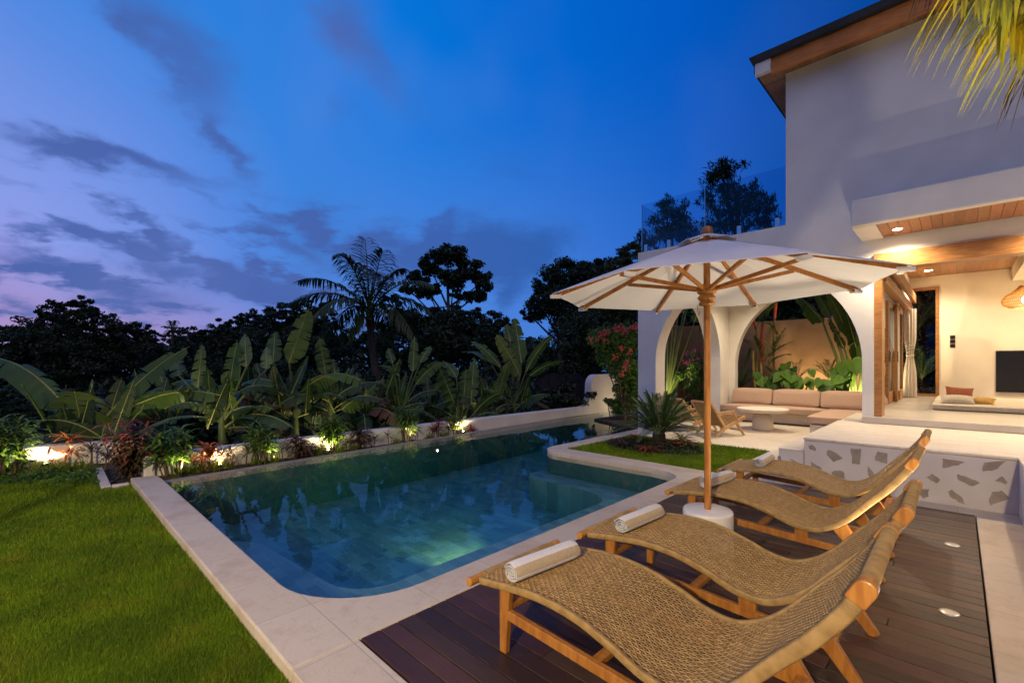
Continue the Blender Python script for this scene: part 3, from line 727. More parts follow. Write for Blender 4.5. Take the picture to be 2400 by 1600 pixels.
build('seat_cushion', cush(MB(), -4.80,-2.36,13.22,14.0,.275,.46), M['cushion'], so, smooth=True)
build('seat_cushion', cush(MB(), -2.355,-1.08,11.46,13.99,.275,.46), M['cushion'], so, smooth=True)
xb = [-4.66,-3.62,-2.52,-1.30]
for a, b in zip(xb, xb[1:]):
    build('back_cushion', cush(MB(), a+.008, b-.008, 13.80, 14.02, .45, .90, tilt=.22, puff=.035), M['cushion'], so, smooth=True)
build('back_cushion', cush(MB(), -1.28,-1.08,11.6,13.7,.45,.88, puff=.035), M['cushion'], so, smooth=True)
# lounge chairs
def make_chair(loc, rz, label):
    c = thing('lounge_chair', loc, label, 'armchair', 'teak lounge chairs by the pavilion', rz)
    for y in (-.30,.30):
        build('leg', MB().bar((-.06,y,.20),(-.30,y,0),.055,.04,(0,1,0),w2=.042), M['pale_teak'], c, world=False, bevel=.006)
        build('leg', MB().bar((.27,y,.27),(.47,y,0),.06,.04,(0,1,0),w2=.04), M['pale_teak'], c, world=False, bevel=.006)
        build('side_frame', MB().bar((-.10,y,.15),(.50,y,.40),.07,.042,(0,1,0)).bar((-.04,y,.175),(-.44,y*.98,.74),.062,.042,(0,1,0),w2=.045), M['pale_teak'], c, world=False, bevel=.006)
        build('armrest', MB().bar((-.30,y*1.04,.50),(.20,y*1.04,.53),.032,.055).bar((.16,y*1.04,.51),(.30,y,.31),.032,.045,(0,1,0)), M['pale_teak'], c, world=False, bevel=.008)
    build('cross_rail', MB().bar((.49,-.29,.395),(.49,.29,.395),.045,.04).bar((-.43,-.29,.735),(-.43,.29,.735),.045,.04).bar((-.20,-.29,.10),(-.20,.29,.10),.035,.03).bar((.37,-.29,.12),(.37,.29,.12),.035,.03), M['pale_teak'], c, world=False, bevel=.005)
    sl = MB()
    P = [(.50,.412),(.30,.325),(.10,.245),(-.04,.215)]
    for i in range(26):
        q = i/25*(len(P)-1); a = min(int(q), len(P)-2); f = q-a
        x, z = P[a][0]+(P[a+1][0]-P[a][0])*f, P[a][1]+(P[a+1][1]-P[a][1])*f
        sl.tube([(x,-.28,z),(x,0,z-.015),(x,.28,z)], .006, 5)
    for j in range(16):
        y = -.27+.54*j/15; sl.tube([(px, y, pz+(.005 if j%2 else -.005)) for px, pz in P], .006, 5)
    build('woven_seat', sl, M['rope'], c, smooth=True, world=False, fix=False)
    bk = MB(); Q = [(-.05,.23),(-.17,.37),(-.30,.54),(-.43,.735)]
    for i in range(30):
        f = i/29*(len(Q)-1); a = min(int(f), len(Q)-2); g_ = f-a
        x, z = Q[a][0]+(Q[a+1][0]-Q[a][0])*g_, Q[a][1]+(Q[a+1][1]-Q[a][1])*g_
        bk.bar((x,-.285,z),(x,.285,z),.026,.008,(.7,0,.5))
    build('woven_back', bk, M['rope'], c, world=False, fix=False)
    return c
rz = math.atan2(.89, .45)
c0 = make_chair((-3.86, 10.50, 0), rz, 'nearer teak lounge chair with woven seat, right behind the parasol pole')
dup(c0, (-4.62, 10.95, 0), 'farther teak lounge chair, partly hidden behind the nearer one', rz - .12)

# ---------------------------------------------------------------- living room things
db = thing('daybed', (.9, 13.0, .70), 'low cream mattress daybed on the living room floor', 'daybed')
build('mattress', cush(MB(), -.36, 3.0, 11.75, 15.2, .705, .81, puff=.010), M['linen'], db, smooth=True)
def pillow(name, c, w, h, d, rot, m, label):
    mb = MB(); n = 12
    for s_ in (1,-1):
        for i in range(n+1):
            for j in range(n+1):
                a, b = i/n*2-1, j/n*2-1
                k_ = (1-a*a)**.45*(1-b*b)**.45 if abs(a) < 1 and abs(b) < 1 else 0
                pin = 1 - .10*(1-abs(a)**2)*abs(b)**4 - .0
                pin2 = 1 - .10*(1-abs(b)**2)*abs(a)**4
                mb.v.append((a*w/2*pin2, s_*d/2*k_, b*h/2*pin))
    q = (n+1)**2
    for s_ in (0,1):
        for i in range(n):
            for j in range(n):
                a = s_*q+i*(n+1)+j; f = (a,a+1,a+n+2,a+n+1); mb.f.append(f if s_ else f[::-1]); mb.m.append(0)
    ob = build(name, mb, m, smooth=True); ob.location = c; ob.rotation_euler = rot
    return tag(ob, label, 'pillow')
pillow('pillow', (.02,12.75,.955), .42,.34,.15, (-.45,.08,.15), M['terracotta'], 'terracotta pillow leaning on the daybed')
pillow('pillow', (-.01,12.3,.875), .50,.28,.17, (-1.15,.0,.05), M['linen'], 'crumpled natural linen pillow in front of the terracotta one')
pillow('pillow', (.33,12.45,.86), .36,.26,.13, (-1.2,.0,-.2), M['mustard'], 'mustard pillow lying flat at the right of the pillow pile')
tv = thing('television', (1.6,16.78,1.4), 'large black flat television mounted on the cream room wall', 'television')
build('screen', MB().box(.70,2.56,16.74,16.755,.885,1.895), mat('dark_screen', (.01,.01,.011), .22), tv, bevel=.002)
build('bezel', MB().box(.685,2.575,16.757,16.797,.87,1.91), M['black'], tv, bevel=.004)
sw = thing('switch_panel', (-.10,16.79,2.17), 'stack of three black wall switches beside the narrow window', 'switch')
for z in (2.285,2.17,2.055): build('switch_plate', MB().box(-.15,-.05,16.785,16.797,z-.048,z+.048), M['black'], sw, bevel=.004)
cu = MB(); n = 108
for k_ in range(19):
    z = .72 + (3.02-.72)*k_/18; pin = 1 - .42*math.exp(-((z-1.80)/.28)**2) + .12*max(0,(1.6-z))
    for i in range(n):
        a = 2*pi*i/n; r = .135*pin*(1 + .16*math.cos(11*a + .6*math.sin(z*2)) + .06*math.cos(5*a+1))
        cu.v.append((-.90 + r*math.cos(a)*.8, 15.9 + r*math.sin(a)*1.3, z))
for k_ in range(18):
    for i in range(n): cu.f.append((k_*n+i, k_*n+(i+1)%n, (k_+1)*n+(i+1)%n, (k_+1)*n+i)); cu.m.append(0)
ct = thing('curtain', (-.90,15.9,.72), 'white gathered curtain tied back beside the sliding door', 'curtain')
build('drape', cu, M['curtain'], ct, smooth=True)
build('tie_back', MB().tube([(-.90+.074*math.cos(a),15.9+.118*math.sin(a),1.80) for a in [2*pi*i/24 for i in range(25)]], .018, 8), M['curtain'], ct, smooth=True)
# woven pendant
pc = at(2403, 700, 10.4)
pd = thing('pendant_lamp', (pc.x, pc.y, 3.6), 'lit woven rattan pendant lamp hanging in the living room', 'lamp')
pz = pc.z
pf = [(.10,.30),(.13,.25),(.20,.17),(.31,.09),(.375,.0),(.38,-.06),(.35,-.13),(.27,-.185),(.16,-.20)]
sd = MB()
for i in range(72):
    a = 2*pi*i/72
    sd.tube([(pc.x+r*math.cos(a), pc.y+r*math.sin(a), pz+z) for r, z in pf], .0042, 4, caps=False)
for r, z in pf[::1]:
    sd.tube([(pc.x+r*math.cos(2*pi*i/40), pc.y+r*math.sin(2*pi*i/40), pz+z) for i in range(41)], .0055, 4, caps=False)
build('lamp_shade', sd, M['rattan'], pd, fix=False)
build('bulb', MB().lathe([(0,-.07),(.04,-.06),(.062,-.02),(.062,.01),(.04,.055),(.02,.08),(0,.08)], (pc.x,pc.y,pz-.02), 20), M['bulb'], pd, smooth=True)
build('cord', MB().tube([(pc.x,pc.y,pz+.06),(pc.x,pc.y,3.95)], .009, 8), M['black'], pd)
lamp('pendant_light', (pc.x, pc.y, pz-.13), 60, 'POINT', (1,.72,.38), .08, parent=pd)
# ================================================================== PLANTS
def rv(s=1.0): return Vector((R.gauss(0,1), R.gauss(0,1), R.gauss(0,1))).normalized()*s
def px_dir(p, u_, v_, Z): return at(u_, v_, Z) - Vector(p)
def frond(mb, pts, n, LL, LW, droop=1.0, vee=.5, sweep=.6, m=1, rr=.012, prof=None, nseg=3, rm=0, jit=.12):
    """pinnate leaf: rachis through pts (smooth), leaflets on both sides"""
    pts = [Vector(p) for p in pts]
    def bz(t):
        k = len(pts)-1
        if k == 2: return pts[0]*(1-t)**2 + pts[1]*2*t*(1-t) + pts[2]*t*t
        if k == 3: return pts[0]*(1-t)**3 + pts[1]*3*t*(1-t)**2 + pts[2]*3*t*t*(1-t) + pts[3]*t**3
        return pts[0].lerp(pts[1], t)
    c = [bz(i/14) for i in range(15)]
    mb.tube(c, [rr*(1-.75*i/14) for i in range(15)], 5, m=rm, caps=False)
    for i in range(n):
        t = .12 + .88*(i+.5)/n
        p = bz(t); d = (bz(min(1,t+.02)) - bz(t-.02)).normalized()
        sd = d.cross(Vector((0,0,1)))
        if sd.length < .05: sd = d.orthogonal()
        sd.normalize(); up = sd.cross(d).normalized()
        l = LL * (prof(t) if prof else (.45 + .55*math.sin(pi*min(1,(t*.95)))**.8) * (1 - .45*max(0,t-.6)/.4))
        for sg in (-1,1):
            dd = (sd*sg*(1-sweep*.35) + d*(sweep*(.5+t)) + up*vee*(.6-.3*t) + rv(jit)).normalized()
            mb.blade(p, dd, l*R.uniform(.88,1.08), LW, droop, nseg, .25, m=m)
def bez(a, b, c, n): return [a*(1-t)**2 + b*2*t*(1-t) + c*t*t for t in [i/n for i in range(n+1)]]
def bigleaf(parent, a, c, w, bow=.15, yaw=0.0, m='leaf_banana', rag=.25, pet=.18, fold=.18, name='leaf', hang=0.0, bowv=None):
    """banana-like leaf from stalk point a to tip c, midrib bowed, blade torn into strips"""
    a, c = Vector(a), Vector(c); ax = c - a; Ln = ax.length
    side0 = Vector((RX*math.cos(yaw) + VX*math.sin(yaw), RY*math.cos(yaw) + VY*math.sin(yaw), 0))
    bv = Vector(bowv) if bowv is not None else Vector((0,0,1))
    b = a.lerp(c, .5) + bv*(bow*Ln)
    n = 22; cl = bez(a, b, c, n); mb = MB()
    mb.tube(cl, [.020*(1-.8*i/n)*(Ln/1.6)**.5 for i in range(n+1)], 6, m=1, caps=False)
    for sg in (-1,1):
        slit = 0.0
        for i in range(int(n*pet), n):
            t0, t1 = i/n, (i+1)/n
            q0, q1 = (t0-pet)/(1-pet), (t1-pet)/(1-pet)
            pw = lambda q: w*.5*max(0.0, min(1, q*5+.25))**.6 * max(0,(1-max(0,q)**3.2))**.62
            tear = R.random() < rag
            g1 = .30 if tear else 0.0
            rows = []
            for t_, q_, gg in ((t0,q0,0),(t1,q1,g1)):
                k_ = min(n-1, int(t_*n)); d = (cl[min(n,k_+1)]-cl[max(0,k_-1)]).normalized()
                sd = (side0 - d*side0.dot(d)); 
                if sd.length < .1: sd = d.orthogonal()
                sd.normalize(); up = sd.cross(d).normalized()
                if up.z < 0: up = -up
                ww = max(.004, pw(q_)); row = []
                base = cl[k_]
                for j in range(4):
                    f = j/3
                    dr = hang*(f**1.8)*ww + slit*f
                    row.append(base + sd*(sg*ww*f) + up*(fold*ww*f) - Vector((0,0,dr)) - d*(gg*f*f*.10) + d*(.16*ww*f))
                rows.append(row)
            mb.add(rows[0] + rows[1], [(j, j+1, j+5, j+4) for j in range(3)], 0)
            if tear: slit = max(0,R.uniform(-.02,.05))*w*4
    return build(name, mb, [M[m], M['midrib']], parent, smooth=True, fix=False)

# ------------------------------------------------------------------ far trees
def tree(label, u0, Z, lobes, n, sz, leaf='leaf_tree', zb=-1.5, name='tree', asp=.5, tr=.16, limbs=True, streak=None, hollow=.35, wisp=False, sr_=(.08,.24)):
    base = dep(u0, Z, zb); t = thing(name, base, label, 'tree', 'trees beyond the garden')
    cb = MB(); cs = []
    for (u_, v_, ru, rw) in lobes:
        c = at(u_, v_, Z); rx_, rz_ = ru/F*Z, rw/F*Z; cs.append((c, rx_, rz_))
    tot = sum(q[1]*q[2] for q in cs)
    for c, rx_, rz_ in cs:
        k_ = int((2.4 if wisp else 4.6)*n*rx_*rz_/tot)
        sub = [(rv(1.0)*(hollow+(1-hollow)*R.random()**.5), (R.uniform(.25,.5) if wisp else R.uniform(*sr_))) for _ in range(max(12, int(k_/70)))]
        for i in range(k_):
            s_, sr = R.choice(sub)
            q = s_ + rv(sr*R.random()**.4)
            p = c + Vector((q.x*rx_, q.y*rx_, q.z*rz_))
            if wisp: cb.blade(p, (R.uniform(-1,.3)*RX, R.uniform(-1,.3)*RY, R.uniform(-.2,.9)), sz*R.uniform(.5,1.0), sz*.16, 1.0, 2, .2)
            else: cb.leafquad(p, rv(1) + Vector((0,0,.5)), .45*sz*R.uniform(.6,1.3), asp)
    build('crown', cb, M[leaf], t, fix=False)
    tb_ = MB(); top = max(cs, key=lambda q: q[0].z)[0]; cen = sum((q[0] for q in cs), Vector())/len(cs)
    mid = base.lerp(cen, .55) + Vector((R.uniform(-.3,.3), R.uniform(-.3,.3), 0))
    tb_.tube([base, base.lerp(mid,.5)+Vector((.1,0,0)), mid, cen], [tr*1.3, tr, tr*.8, tr*.4], 9)
    if limbs:
        for c, rx_, rz_ in cs:
            s0 = mid.lerp(cen, R.uniform(0,.6)); md = s0.lerp(c, .5) + Vector((0,0,-.1*rx_))
            tb_.tube([s0, md, c], [tr*.45, tr*.3, tr*.12], 6)
            for _ in range(3):
                e_ = c + Vector((R.uniform(-.7,.7)*rx_, R.uniform(-.7,.7)*rx_, R.uniform(-.2,.8)*rz_)); tb_.tube([c.lerp(md,.4), e_], [tr*.14, tr*.04], 5)
    build('trunk', tb_, M['bark'], t, smooth=True)
    return t
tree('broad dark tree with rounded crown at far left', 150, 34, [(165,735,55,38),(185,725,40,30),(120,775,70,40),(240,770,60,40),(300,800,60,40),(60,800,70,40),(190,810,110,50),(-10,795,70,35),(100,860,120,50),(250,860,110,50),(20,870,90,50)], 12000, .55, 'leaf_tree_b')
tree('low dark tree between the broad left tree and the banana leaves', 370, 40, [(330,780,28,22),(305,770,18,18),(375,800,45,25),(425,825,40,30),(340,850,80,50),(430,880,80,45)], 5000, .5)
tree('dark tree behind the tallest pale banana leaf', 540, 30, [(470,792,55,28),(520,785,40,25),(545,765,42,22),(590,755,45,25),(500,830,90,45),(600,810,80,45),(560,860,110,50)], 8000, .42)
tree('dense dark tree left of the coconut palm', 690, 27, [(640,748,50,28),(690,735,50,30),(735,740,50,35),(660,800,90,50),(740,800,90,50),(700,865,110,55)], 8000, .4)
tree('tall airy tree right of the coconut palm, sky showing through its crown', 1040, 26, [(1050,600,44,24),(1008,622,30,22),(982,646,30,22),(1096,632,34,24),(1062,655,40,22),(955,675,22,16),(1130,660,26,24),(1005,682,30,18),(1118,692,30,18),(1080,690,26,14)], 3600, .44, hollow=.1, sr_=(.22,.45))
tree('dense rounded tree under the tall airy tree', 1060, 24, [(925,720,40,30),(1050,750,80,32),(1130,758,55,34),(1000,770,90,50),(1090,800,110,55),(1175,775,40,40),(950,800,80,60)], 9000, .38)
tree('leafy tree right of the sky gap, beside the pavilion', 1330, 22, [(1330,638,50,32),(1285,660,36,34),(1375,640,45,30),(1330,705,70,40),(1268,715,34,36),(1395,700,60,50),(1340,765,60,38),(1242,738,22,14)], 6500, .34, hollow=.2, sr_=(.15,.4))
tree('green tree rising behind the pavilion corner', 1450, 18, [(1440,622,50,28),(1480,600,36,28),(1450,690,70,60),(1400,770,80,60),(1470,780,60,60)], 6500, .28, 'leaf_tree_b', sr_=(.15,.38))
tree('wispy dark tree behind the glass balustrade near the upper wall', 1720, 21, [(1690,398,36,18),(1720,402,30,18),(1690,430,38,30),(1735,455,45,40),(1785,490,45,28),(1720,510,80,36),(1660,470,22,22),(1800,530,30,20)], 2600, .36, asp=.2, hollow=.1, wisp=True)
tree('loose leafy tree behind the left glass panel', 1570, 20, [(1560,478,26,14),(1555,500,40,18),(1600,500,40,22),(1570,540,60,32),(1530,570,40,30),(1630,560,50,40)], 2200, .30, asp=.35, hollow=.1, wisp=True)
def shrub(label, u_, v_, Z, ru, rw, n, sz, leaf='leaf_tree', name='shrub', cat='shrub', group='dark shrubs behind the low wall', asp=.5):
    c = at(u_, v_, Z); rx_, rz_ = ru/F*Z, rw/F*Z
    t = thing(name, (c.x, c.y, -1.2), label, cat, group)
    mb = MB(); sub = [(rv(1)*R.uniform(.3,1), R.uniform(.2,.4)) for _ in range(26)]
    for i in range(n):
        s_, sr = R.choice(sub); q = s_ + rv(sr*R.random()**.5)
        mb.leafquad(c + Vector((q.x*rx_, q.y*rx_, q.z*rz_)), rv(1)+Vector((0,0,.6)), sz*R.uniform(.6,1.3), asp)
    build('foliage', mb, M[leaf], t, fix=False)
    st_ = MB()
    for _ in range(6): st_.tube([(c.x+R.uniform(-.1,.1), c.y+R.uniform(-.1,.1), -1.25), c + Vector((R.uniform(-.6,.6)*rx_, R.uniform(-.6,.6)*rx_, R.uniform(-.2,.5)*rz_))], [.03,.01], 5)
    build('stem', st_, M['bark'], t)
    return t
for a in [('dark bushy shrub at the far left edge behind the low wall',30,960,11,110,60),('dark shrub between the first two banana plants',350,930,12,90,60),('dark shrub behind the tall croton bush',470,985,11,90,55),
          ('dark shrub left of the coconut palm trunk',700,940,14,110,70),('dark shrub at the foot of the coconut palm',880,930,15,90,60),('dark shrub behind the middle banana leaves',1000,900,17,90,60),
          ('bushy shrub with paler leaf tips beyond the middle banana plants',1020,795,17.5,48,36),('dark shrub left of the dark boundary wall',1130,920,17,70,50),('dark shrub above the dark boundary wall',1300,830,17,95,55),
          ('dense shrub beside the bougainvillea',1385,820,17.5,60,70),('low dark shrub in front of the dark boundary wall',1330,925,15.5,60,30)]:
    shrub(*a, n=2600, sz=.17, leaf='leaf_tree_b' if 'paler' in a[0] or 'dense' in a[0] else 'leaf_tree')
wd = MB()
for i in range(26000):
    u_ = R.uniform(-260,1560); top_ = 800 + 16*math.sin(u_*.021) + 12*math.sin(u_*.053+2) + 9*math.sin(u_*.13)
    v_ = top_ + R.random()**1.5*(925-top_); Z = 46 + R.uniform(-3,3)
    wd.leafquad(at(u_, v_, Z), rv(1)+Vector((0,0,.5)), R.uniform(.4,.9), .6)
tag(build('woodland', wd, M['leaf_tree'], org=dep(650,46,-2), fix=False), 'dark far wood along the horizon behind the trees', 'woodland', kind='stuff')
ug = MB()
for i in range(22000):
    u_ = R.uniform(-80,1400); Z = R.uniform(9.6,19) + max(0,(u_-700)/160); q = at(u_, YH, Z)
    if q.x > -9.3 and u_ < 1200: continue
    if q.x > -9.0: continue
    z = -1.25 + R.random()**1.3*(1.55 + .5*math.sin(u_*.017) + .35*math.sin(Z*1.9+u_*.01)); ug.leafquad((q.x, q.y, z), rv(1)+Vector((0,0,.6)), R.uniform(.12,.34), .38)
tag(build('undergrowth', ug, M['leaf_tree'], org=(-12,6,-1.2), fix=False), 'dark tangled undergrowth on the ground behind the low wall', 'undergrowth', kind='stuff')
# ------------------------------------------------------------------ coconut palm in the middle distance
def coco(label, crown, trunk, tips, L, group=None, lw=.05, n=46, leaf='leaf_palm', tr=.15):
    t = thing('coconut_palm', trunk[0], label, 'palm tree', group)
    build('trunk', MB().tube(trunk, [tr*1.25, tr*1.05, tr*.9, tr*.9][:len(trunk)], 10), M['bark'], t, smooth=True)
    build('crown_shaft', MB().tube([trunk[-1], Vector(crown)+Vector((0,0,.25))], [tr*1.3, tr*.6], 10), M['leaf_dry'], t, smooth=True)
    for (tip, lift) in tips:
        mb = MB(); c = Vector(crown); tp = Vector(tip)
        md = c.lerp(tp, .5) + Vector((0,0,lift))
        frond(mb, [c, md, tp], n, L, lw, 1.5, .35, .6, m=1, rr=.035, nseg=3)
        build('frond', mb, [M['stem_green'], M[leaf]], t, fix=False)
    return t
Zc = 15.0; cr_ = at(866,728,Zc)
tp = []
for u_, v_, l_, dz in [(683,711,.9,0),(700,660,.9,.8),(797,597,.7,-.6),(856,560,.3,.3),(897,588,.4,-.4),(835,617,.4,.6),(1009,732,.9,0),(945,632,.7,.7),(1015,668,.9,-.9),(815,790,.8,-.9),(760,790,1.0,.9),(968,785,1.0,-1.2),(925,800,.9,1.2),(735,740,.9,-1.5),(880,640,.5,-1.5)]:
    tp.append((at(u_, v_, Zc+dz), l_))
coco('coconut palm with ragged drooping fronds in the middle distance', cr_, [at(905,960,Zc), at(884,885,Zc), at(873,820,Zc), at(868,765,Zc)], tp, .95, n=40, lw=.055, tr=.13)
tiny = at(405,775,30)
coco('tiny palm top on the skyline at left', tiny, [at(405,900,30), at(405,840,30), at(405,800,30), at(405,780,30)], [(at(385,765,30),.2),(at(425,768,30),.2),(at(412,752,30),.1),(at(398,752,30),.1),(at(388,785,30),.3),(at(424,785,30),.3)], .5, n=16, lw=.08, tr=.1)
# ------------------------------------------------------------------ banana plants
def banana(label, u0, Z, crown_v, leaves, fill=4, name='banana_plant', zb=-1.2, fillpx=110):
    cr = at(u0, crown_v, Z); base = Vector((cr.x+.1, cr.y, zb))
    t = thing(name, base, label, 'banana plant', 'banana plants behind the low wall')
    build('stem', MB().tube([base, base.lerp(cr,.5), cr], [.11,.09,.05], 10), M['stem_green'], t, smooth=True)
    for L_ in leaves:
        (ua,va),(uc,vc),wp,bow,yaw,mt = L_[:6]; dz = L_[6] if len(L_) > 6 else R.uniform(-.25,.25); hang = L_[7] if len(L_) > 7 else .1
        a = at(ua, va, Z); c = at(uc, vc, Z+dz)
        st_ = MB(); st_.tube(bez(Vector((cr.x,cr.y,min(cr.z,a.z)-.25)), (cr+a)/2+Vector((0,0,-.1)), a, 6), [.032,.03,.028,.026,.024,.022,.02], 6)
        lf_ = bigleaf(t, a, c, wp/F*Z, bow, yaw, mt, rag=.38, pet=.04, hang=hang)
        build('leaf_stalk', st_, M['stem_green'], t, smooth=True)
    for i in range(4):
        a = cr + Vector((R.uniform(-.3,.3), R.uniform(-.3,.3), R.uniform(-.45,-.15))); l = R.uniform(.7,1.25); an = R.uniform(0,2*pi); ln = R.uniform(.1,.5)
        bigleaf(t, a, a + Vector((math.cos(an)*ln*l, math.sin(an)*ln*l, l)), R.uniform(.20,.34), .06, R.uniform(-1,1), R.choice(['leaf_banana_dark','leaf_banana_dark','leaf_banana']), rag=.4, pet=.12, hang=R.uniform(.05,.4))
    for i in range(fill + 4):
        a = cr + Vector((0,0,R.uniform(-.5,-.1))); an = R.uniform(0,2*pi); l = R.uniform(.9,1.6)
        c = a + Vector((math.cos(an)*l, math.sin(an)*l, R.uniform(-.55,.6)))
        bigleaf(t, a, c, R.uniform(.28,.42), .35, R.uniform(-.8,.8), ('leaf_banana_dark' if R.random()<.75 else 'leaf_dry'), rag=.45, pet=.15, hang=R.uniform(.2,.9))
    return t
G, P = 'leaf_banana', 'leaf_banana_pale'
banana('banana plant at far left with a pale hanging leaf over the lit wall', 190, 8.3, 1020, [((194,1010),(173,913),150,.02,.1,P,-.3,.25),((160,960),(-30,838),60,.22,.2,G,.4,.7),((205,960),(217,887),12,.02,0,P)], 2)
banana('banana plant with two long sweeping leaves above the croton bush', 262, 8.3, 1010, [((242,985),(445,812),52,.16,.15,G,.7,.3),((258,985),(516,926),44,.26,.2,G,.2,.6),((330,960),(372,905),50,.1,.3,P,.5)], 3)
banana('banana plant with broad upright leaves left of the pale tallest leaf', 520, 8.9, 960, [((536,918),(556,797),42,.03,.1,G,.2),((464,908),(474,806),34,.02,.0,P,.3),((420,880),(413,840),34,.02,0,P,.4),((578,860),(573,780),34,.02,-.1,P,.5),((500,930),(400,905),40,.3,.3,G,.6),((625,865),(624,812),26,.0,0,P,.6),((560,985),(640,960),40,.4,.2,G,-.2,.6)], 4)
banana('banana plant with the tallest pale torn leaf', 690, 9.8, 930, [((678,850),(724,722),52,.03,.1,P,-.1),((640,850),(645,776),38,.0,.1,G,.5),((690,930),(560,905),44,.35,.3,G,.4,.7),((705,920),(850,895),40,.40,.2,G,-.2,.7)], 5)
banana('banana plant with one upright pale leaf near the palm trunk', 775, 10.3, 930, [((764,878),(748,788),36,.02,.0,P,0),((786,880),(780,840),24,0,.1,G,.3),((760,950),(670,930),40,.35,.3,G,.2,.6),((800,960),(880,935),36,.35,.3,G,.2,.6)], 4)
banana('banana plant right of the palm trunk with narrow upright leaves', 940, 11.8, 945, [((905,924),(938,838),26,.04,.1,G,0),((920,850),(910,815),22,.0,.0,G,.4),((968,870),(972,786),24,.01,.1,G,.4),((985,850),(1010,810),22,.1,.2,G,.5),((935,880),(880,860),24,.3,.4,G,.4),((975,900),(1040,850),30,.25,.3,G,.3)], 5)
banana('banana plant with two broad green leaves low behind the wall', 1078, 12.6, 985, [((1072,962),(1029,862),42,.04,.0,G,0),((1086,958),(1092,862),40,.02,.1,G,.2),((1104,940),(1112,835),30,.03,.1,G,.4),((1070,885),(1038,845),28,.12,.2,G,.4),((1110,970),(1190,920),26,.3,.4,G,0)], 3)
banana('large banana plant with tall upright leaves at the right end', 1205, 14.0, 930, [((1219,880),(1162,782),32,.08,.1,P,-.1),((1222,850),(1206,741),34,.02,.1,G,.3),((1196,800),(1187,758),24,.0,.0,G,.5),((1168,925),(1192,845),28,.04,.2,P,-.2),((1233,870),(1294,787),22,.18,.3,G,.2),((1238,885),(1325,846),20,.2,.4,G,.2),((1172,860),(1103,800),26,.2,.3,G,.3),((1150,850),(1080,826),22,.25,.4,G,.5),((1190,950),(1130,910),22,.3,.4,G,0)], 4)
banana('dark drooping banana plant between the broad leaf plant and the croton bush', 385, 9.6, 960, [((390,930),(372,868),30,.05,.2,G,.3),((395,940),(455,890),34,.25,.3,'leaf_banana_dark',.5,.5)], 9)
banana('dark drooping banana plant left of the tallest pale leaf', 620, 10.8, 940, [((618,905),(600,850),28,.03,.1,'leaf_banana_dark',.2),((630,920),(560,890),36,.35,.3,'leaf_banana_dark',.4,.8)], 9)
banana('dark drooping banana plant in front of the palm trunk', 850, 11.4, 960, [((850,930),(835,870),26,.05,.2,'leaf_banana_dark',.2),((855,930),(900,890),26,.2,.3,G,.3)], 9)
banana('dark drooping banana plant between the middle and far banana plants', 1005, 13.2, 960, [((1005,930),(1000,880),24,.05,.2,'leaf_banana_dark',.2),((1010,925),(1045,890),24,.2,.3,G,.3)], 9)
banana('dark drooping banana plant left of the large far banana plant', 1140, 14.6, 960, [((1140,930),(1125,880),24,.05,.2,'leaf_banana_dark',.2),((1145,930),(1170,890),22,.2,.3,G,.3)], 9)
# ------------------------------------------------------------------ strip planting along the pool
def hpx(v0, v1, base): 
    Z = base.x*VX + base.y*VY; return (v0-v1)/F*Z
def clump(label, base, h, leaf='leaf_green', n=6, spread=.22, group='green leafy clumps along the low wall', lw=.03, ll=.24, dens=13, name='leafy_clump'):
    t = thing(name, base, label, 'plant', group); b = Vector(base); sb, fb_ = MB(), MB()
    for i in range(n):
        a = 2*pi*i/n + R.uniform(-.5,.5); r = spread*R.uniform(.15,.45); hh = h*R.uniform(.55,.86)
        p0 = b + Vector((math.cos(a)*r*.6, math.sin(a)*r*.6, -.03)); p1 = b + Vector((math.cos(a)*r*1.3, math.sin(a)*r*1.3, hh))
        sb.tube([p0, p0.lerp(p1,.5)+rv(.015), p1], [.011,.010,.007], 6)
        for k_ in range(dens):
            f = .45 + .55*k_/dens; p = p0.lerp(p1, f)
            for q in range(3):
                an = R.uniform(0,2*pi); d = Vector((math.cos(an), math.sin(an), R.uniform(.1,.9)+ (f-.6)))
                fb_.blade(p, d, ll*R.uniform(.7,1.25), lw*R.uniform(.8,1.2), R.uniform(.8,1.7), 4, .2)
    build('stem', sb, M['stem_brown'], t, smooth=True); build('foliage', fb_, M[leaf], t, fix=False)
    return t
def cordy(label, base, h, leaf='leaf_red', stems=2, ll=.3, lw=.045, group='red and orange cordylines along the low wall', name='cordyline', tiers=1):
    t = thing(name, base, label, 'plant', group); b = Vector(base); sb, fb_ = MB(), MB()
    for i in range(stems):
        a = R.uniform(0,2*pi); p1 = b + Vector((math.cos(a)*.07*i, math.sin(a)*.07*i, h*(R.uniform(.6,.72) if i == 0 else R.uniform(.35,.6)))); sb.tube([b+Vector((math.cos(a)*.03,math.sin(a)*.03,-.03)), p1], [.011,.008], 6)
        for k_ in range(18 + 8*tiers):
            an = k_*2.4; e_ = R.uniform(-.1,1.5)*(1-.3*(k_/20)); p = p1 - Vector((0,0,R.uniform(0,.10)*tiers))
            fb_.blade(p, (math.cos(an), math.sin(an), e_), ll*R.uniform(.7,1.15), lw, R.uniform(.8,1.8), 5, .25)
    build('stem', sb, M['stem_brown'], t, smooth=True); build('foliage', fb_, M[leaf], t, fix=False)
    return t
def B(u_, v_, z=-.11):
    q = gp(u_, v_, z)
    if u_ > 345: q.x += .10
    return q
b = B(20,1116); clump('tall green bamboo-like clump at the left edge of the picture', b, hpx(1116,955,b), n=8, spread=.5, ll=.30, lw=.036, dens=15)
b = B(166,1090); cordy('orange cordyline glowing in front of the lit wall at far left', b, hpx(1090,990,b), 'leaf_orange', 3, .34, .035)
b = B(112,1093); cordy('low red leafed plant in the glare of the far left spotlight', b, .42, 'leaf_red', 4, .22, .04, tiers=2)
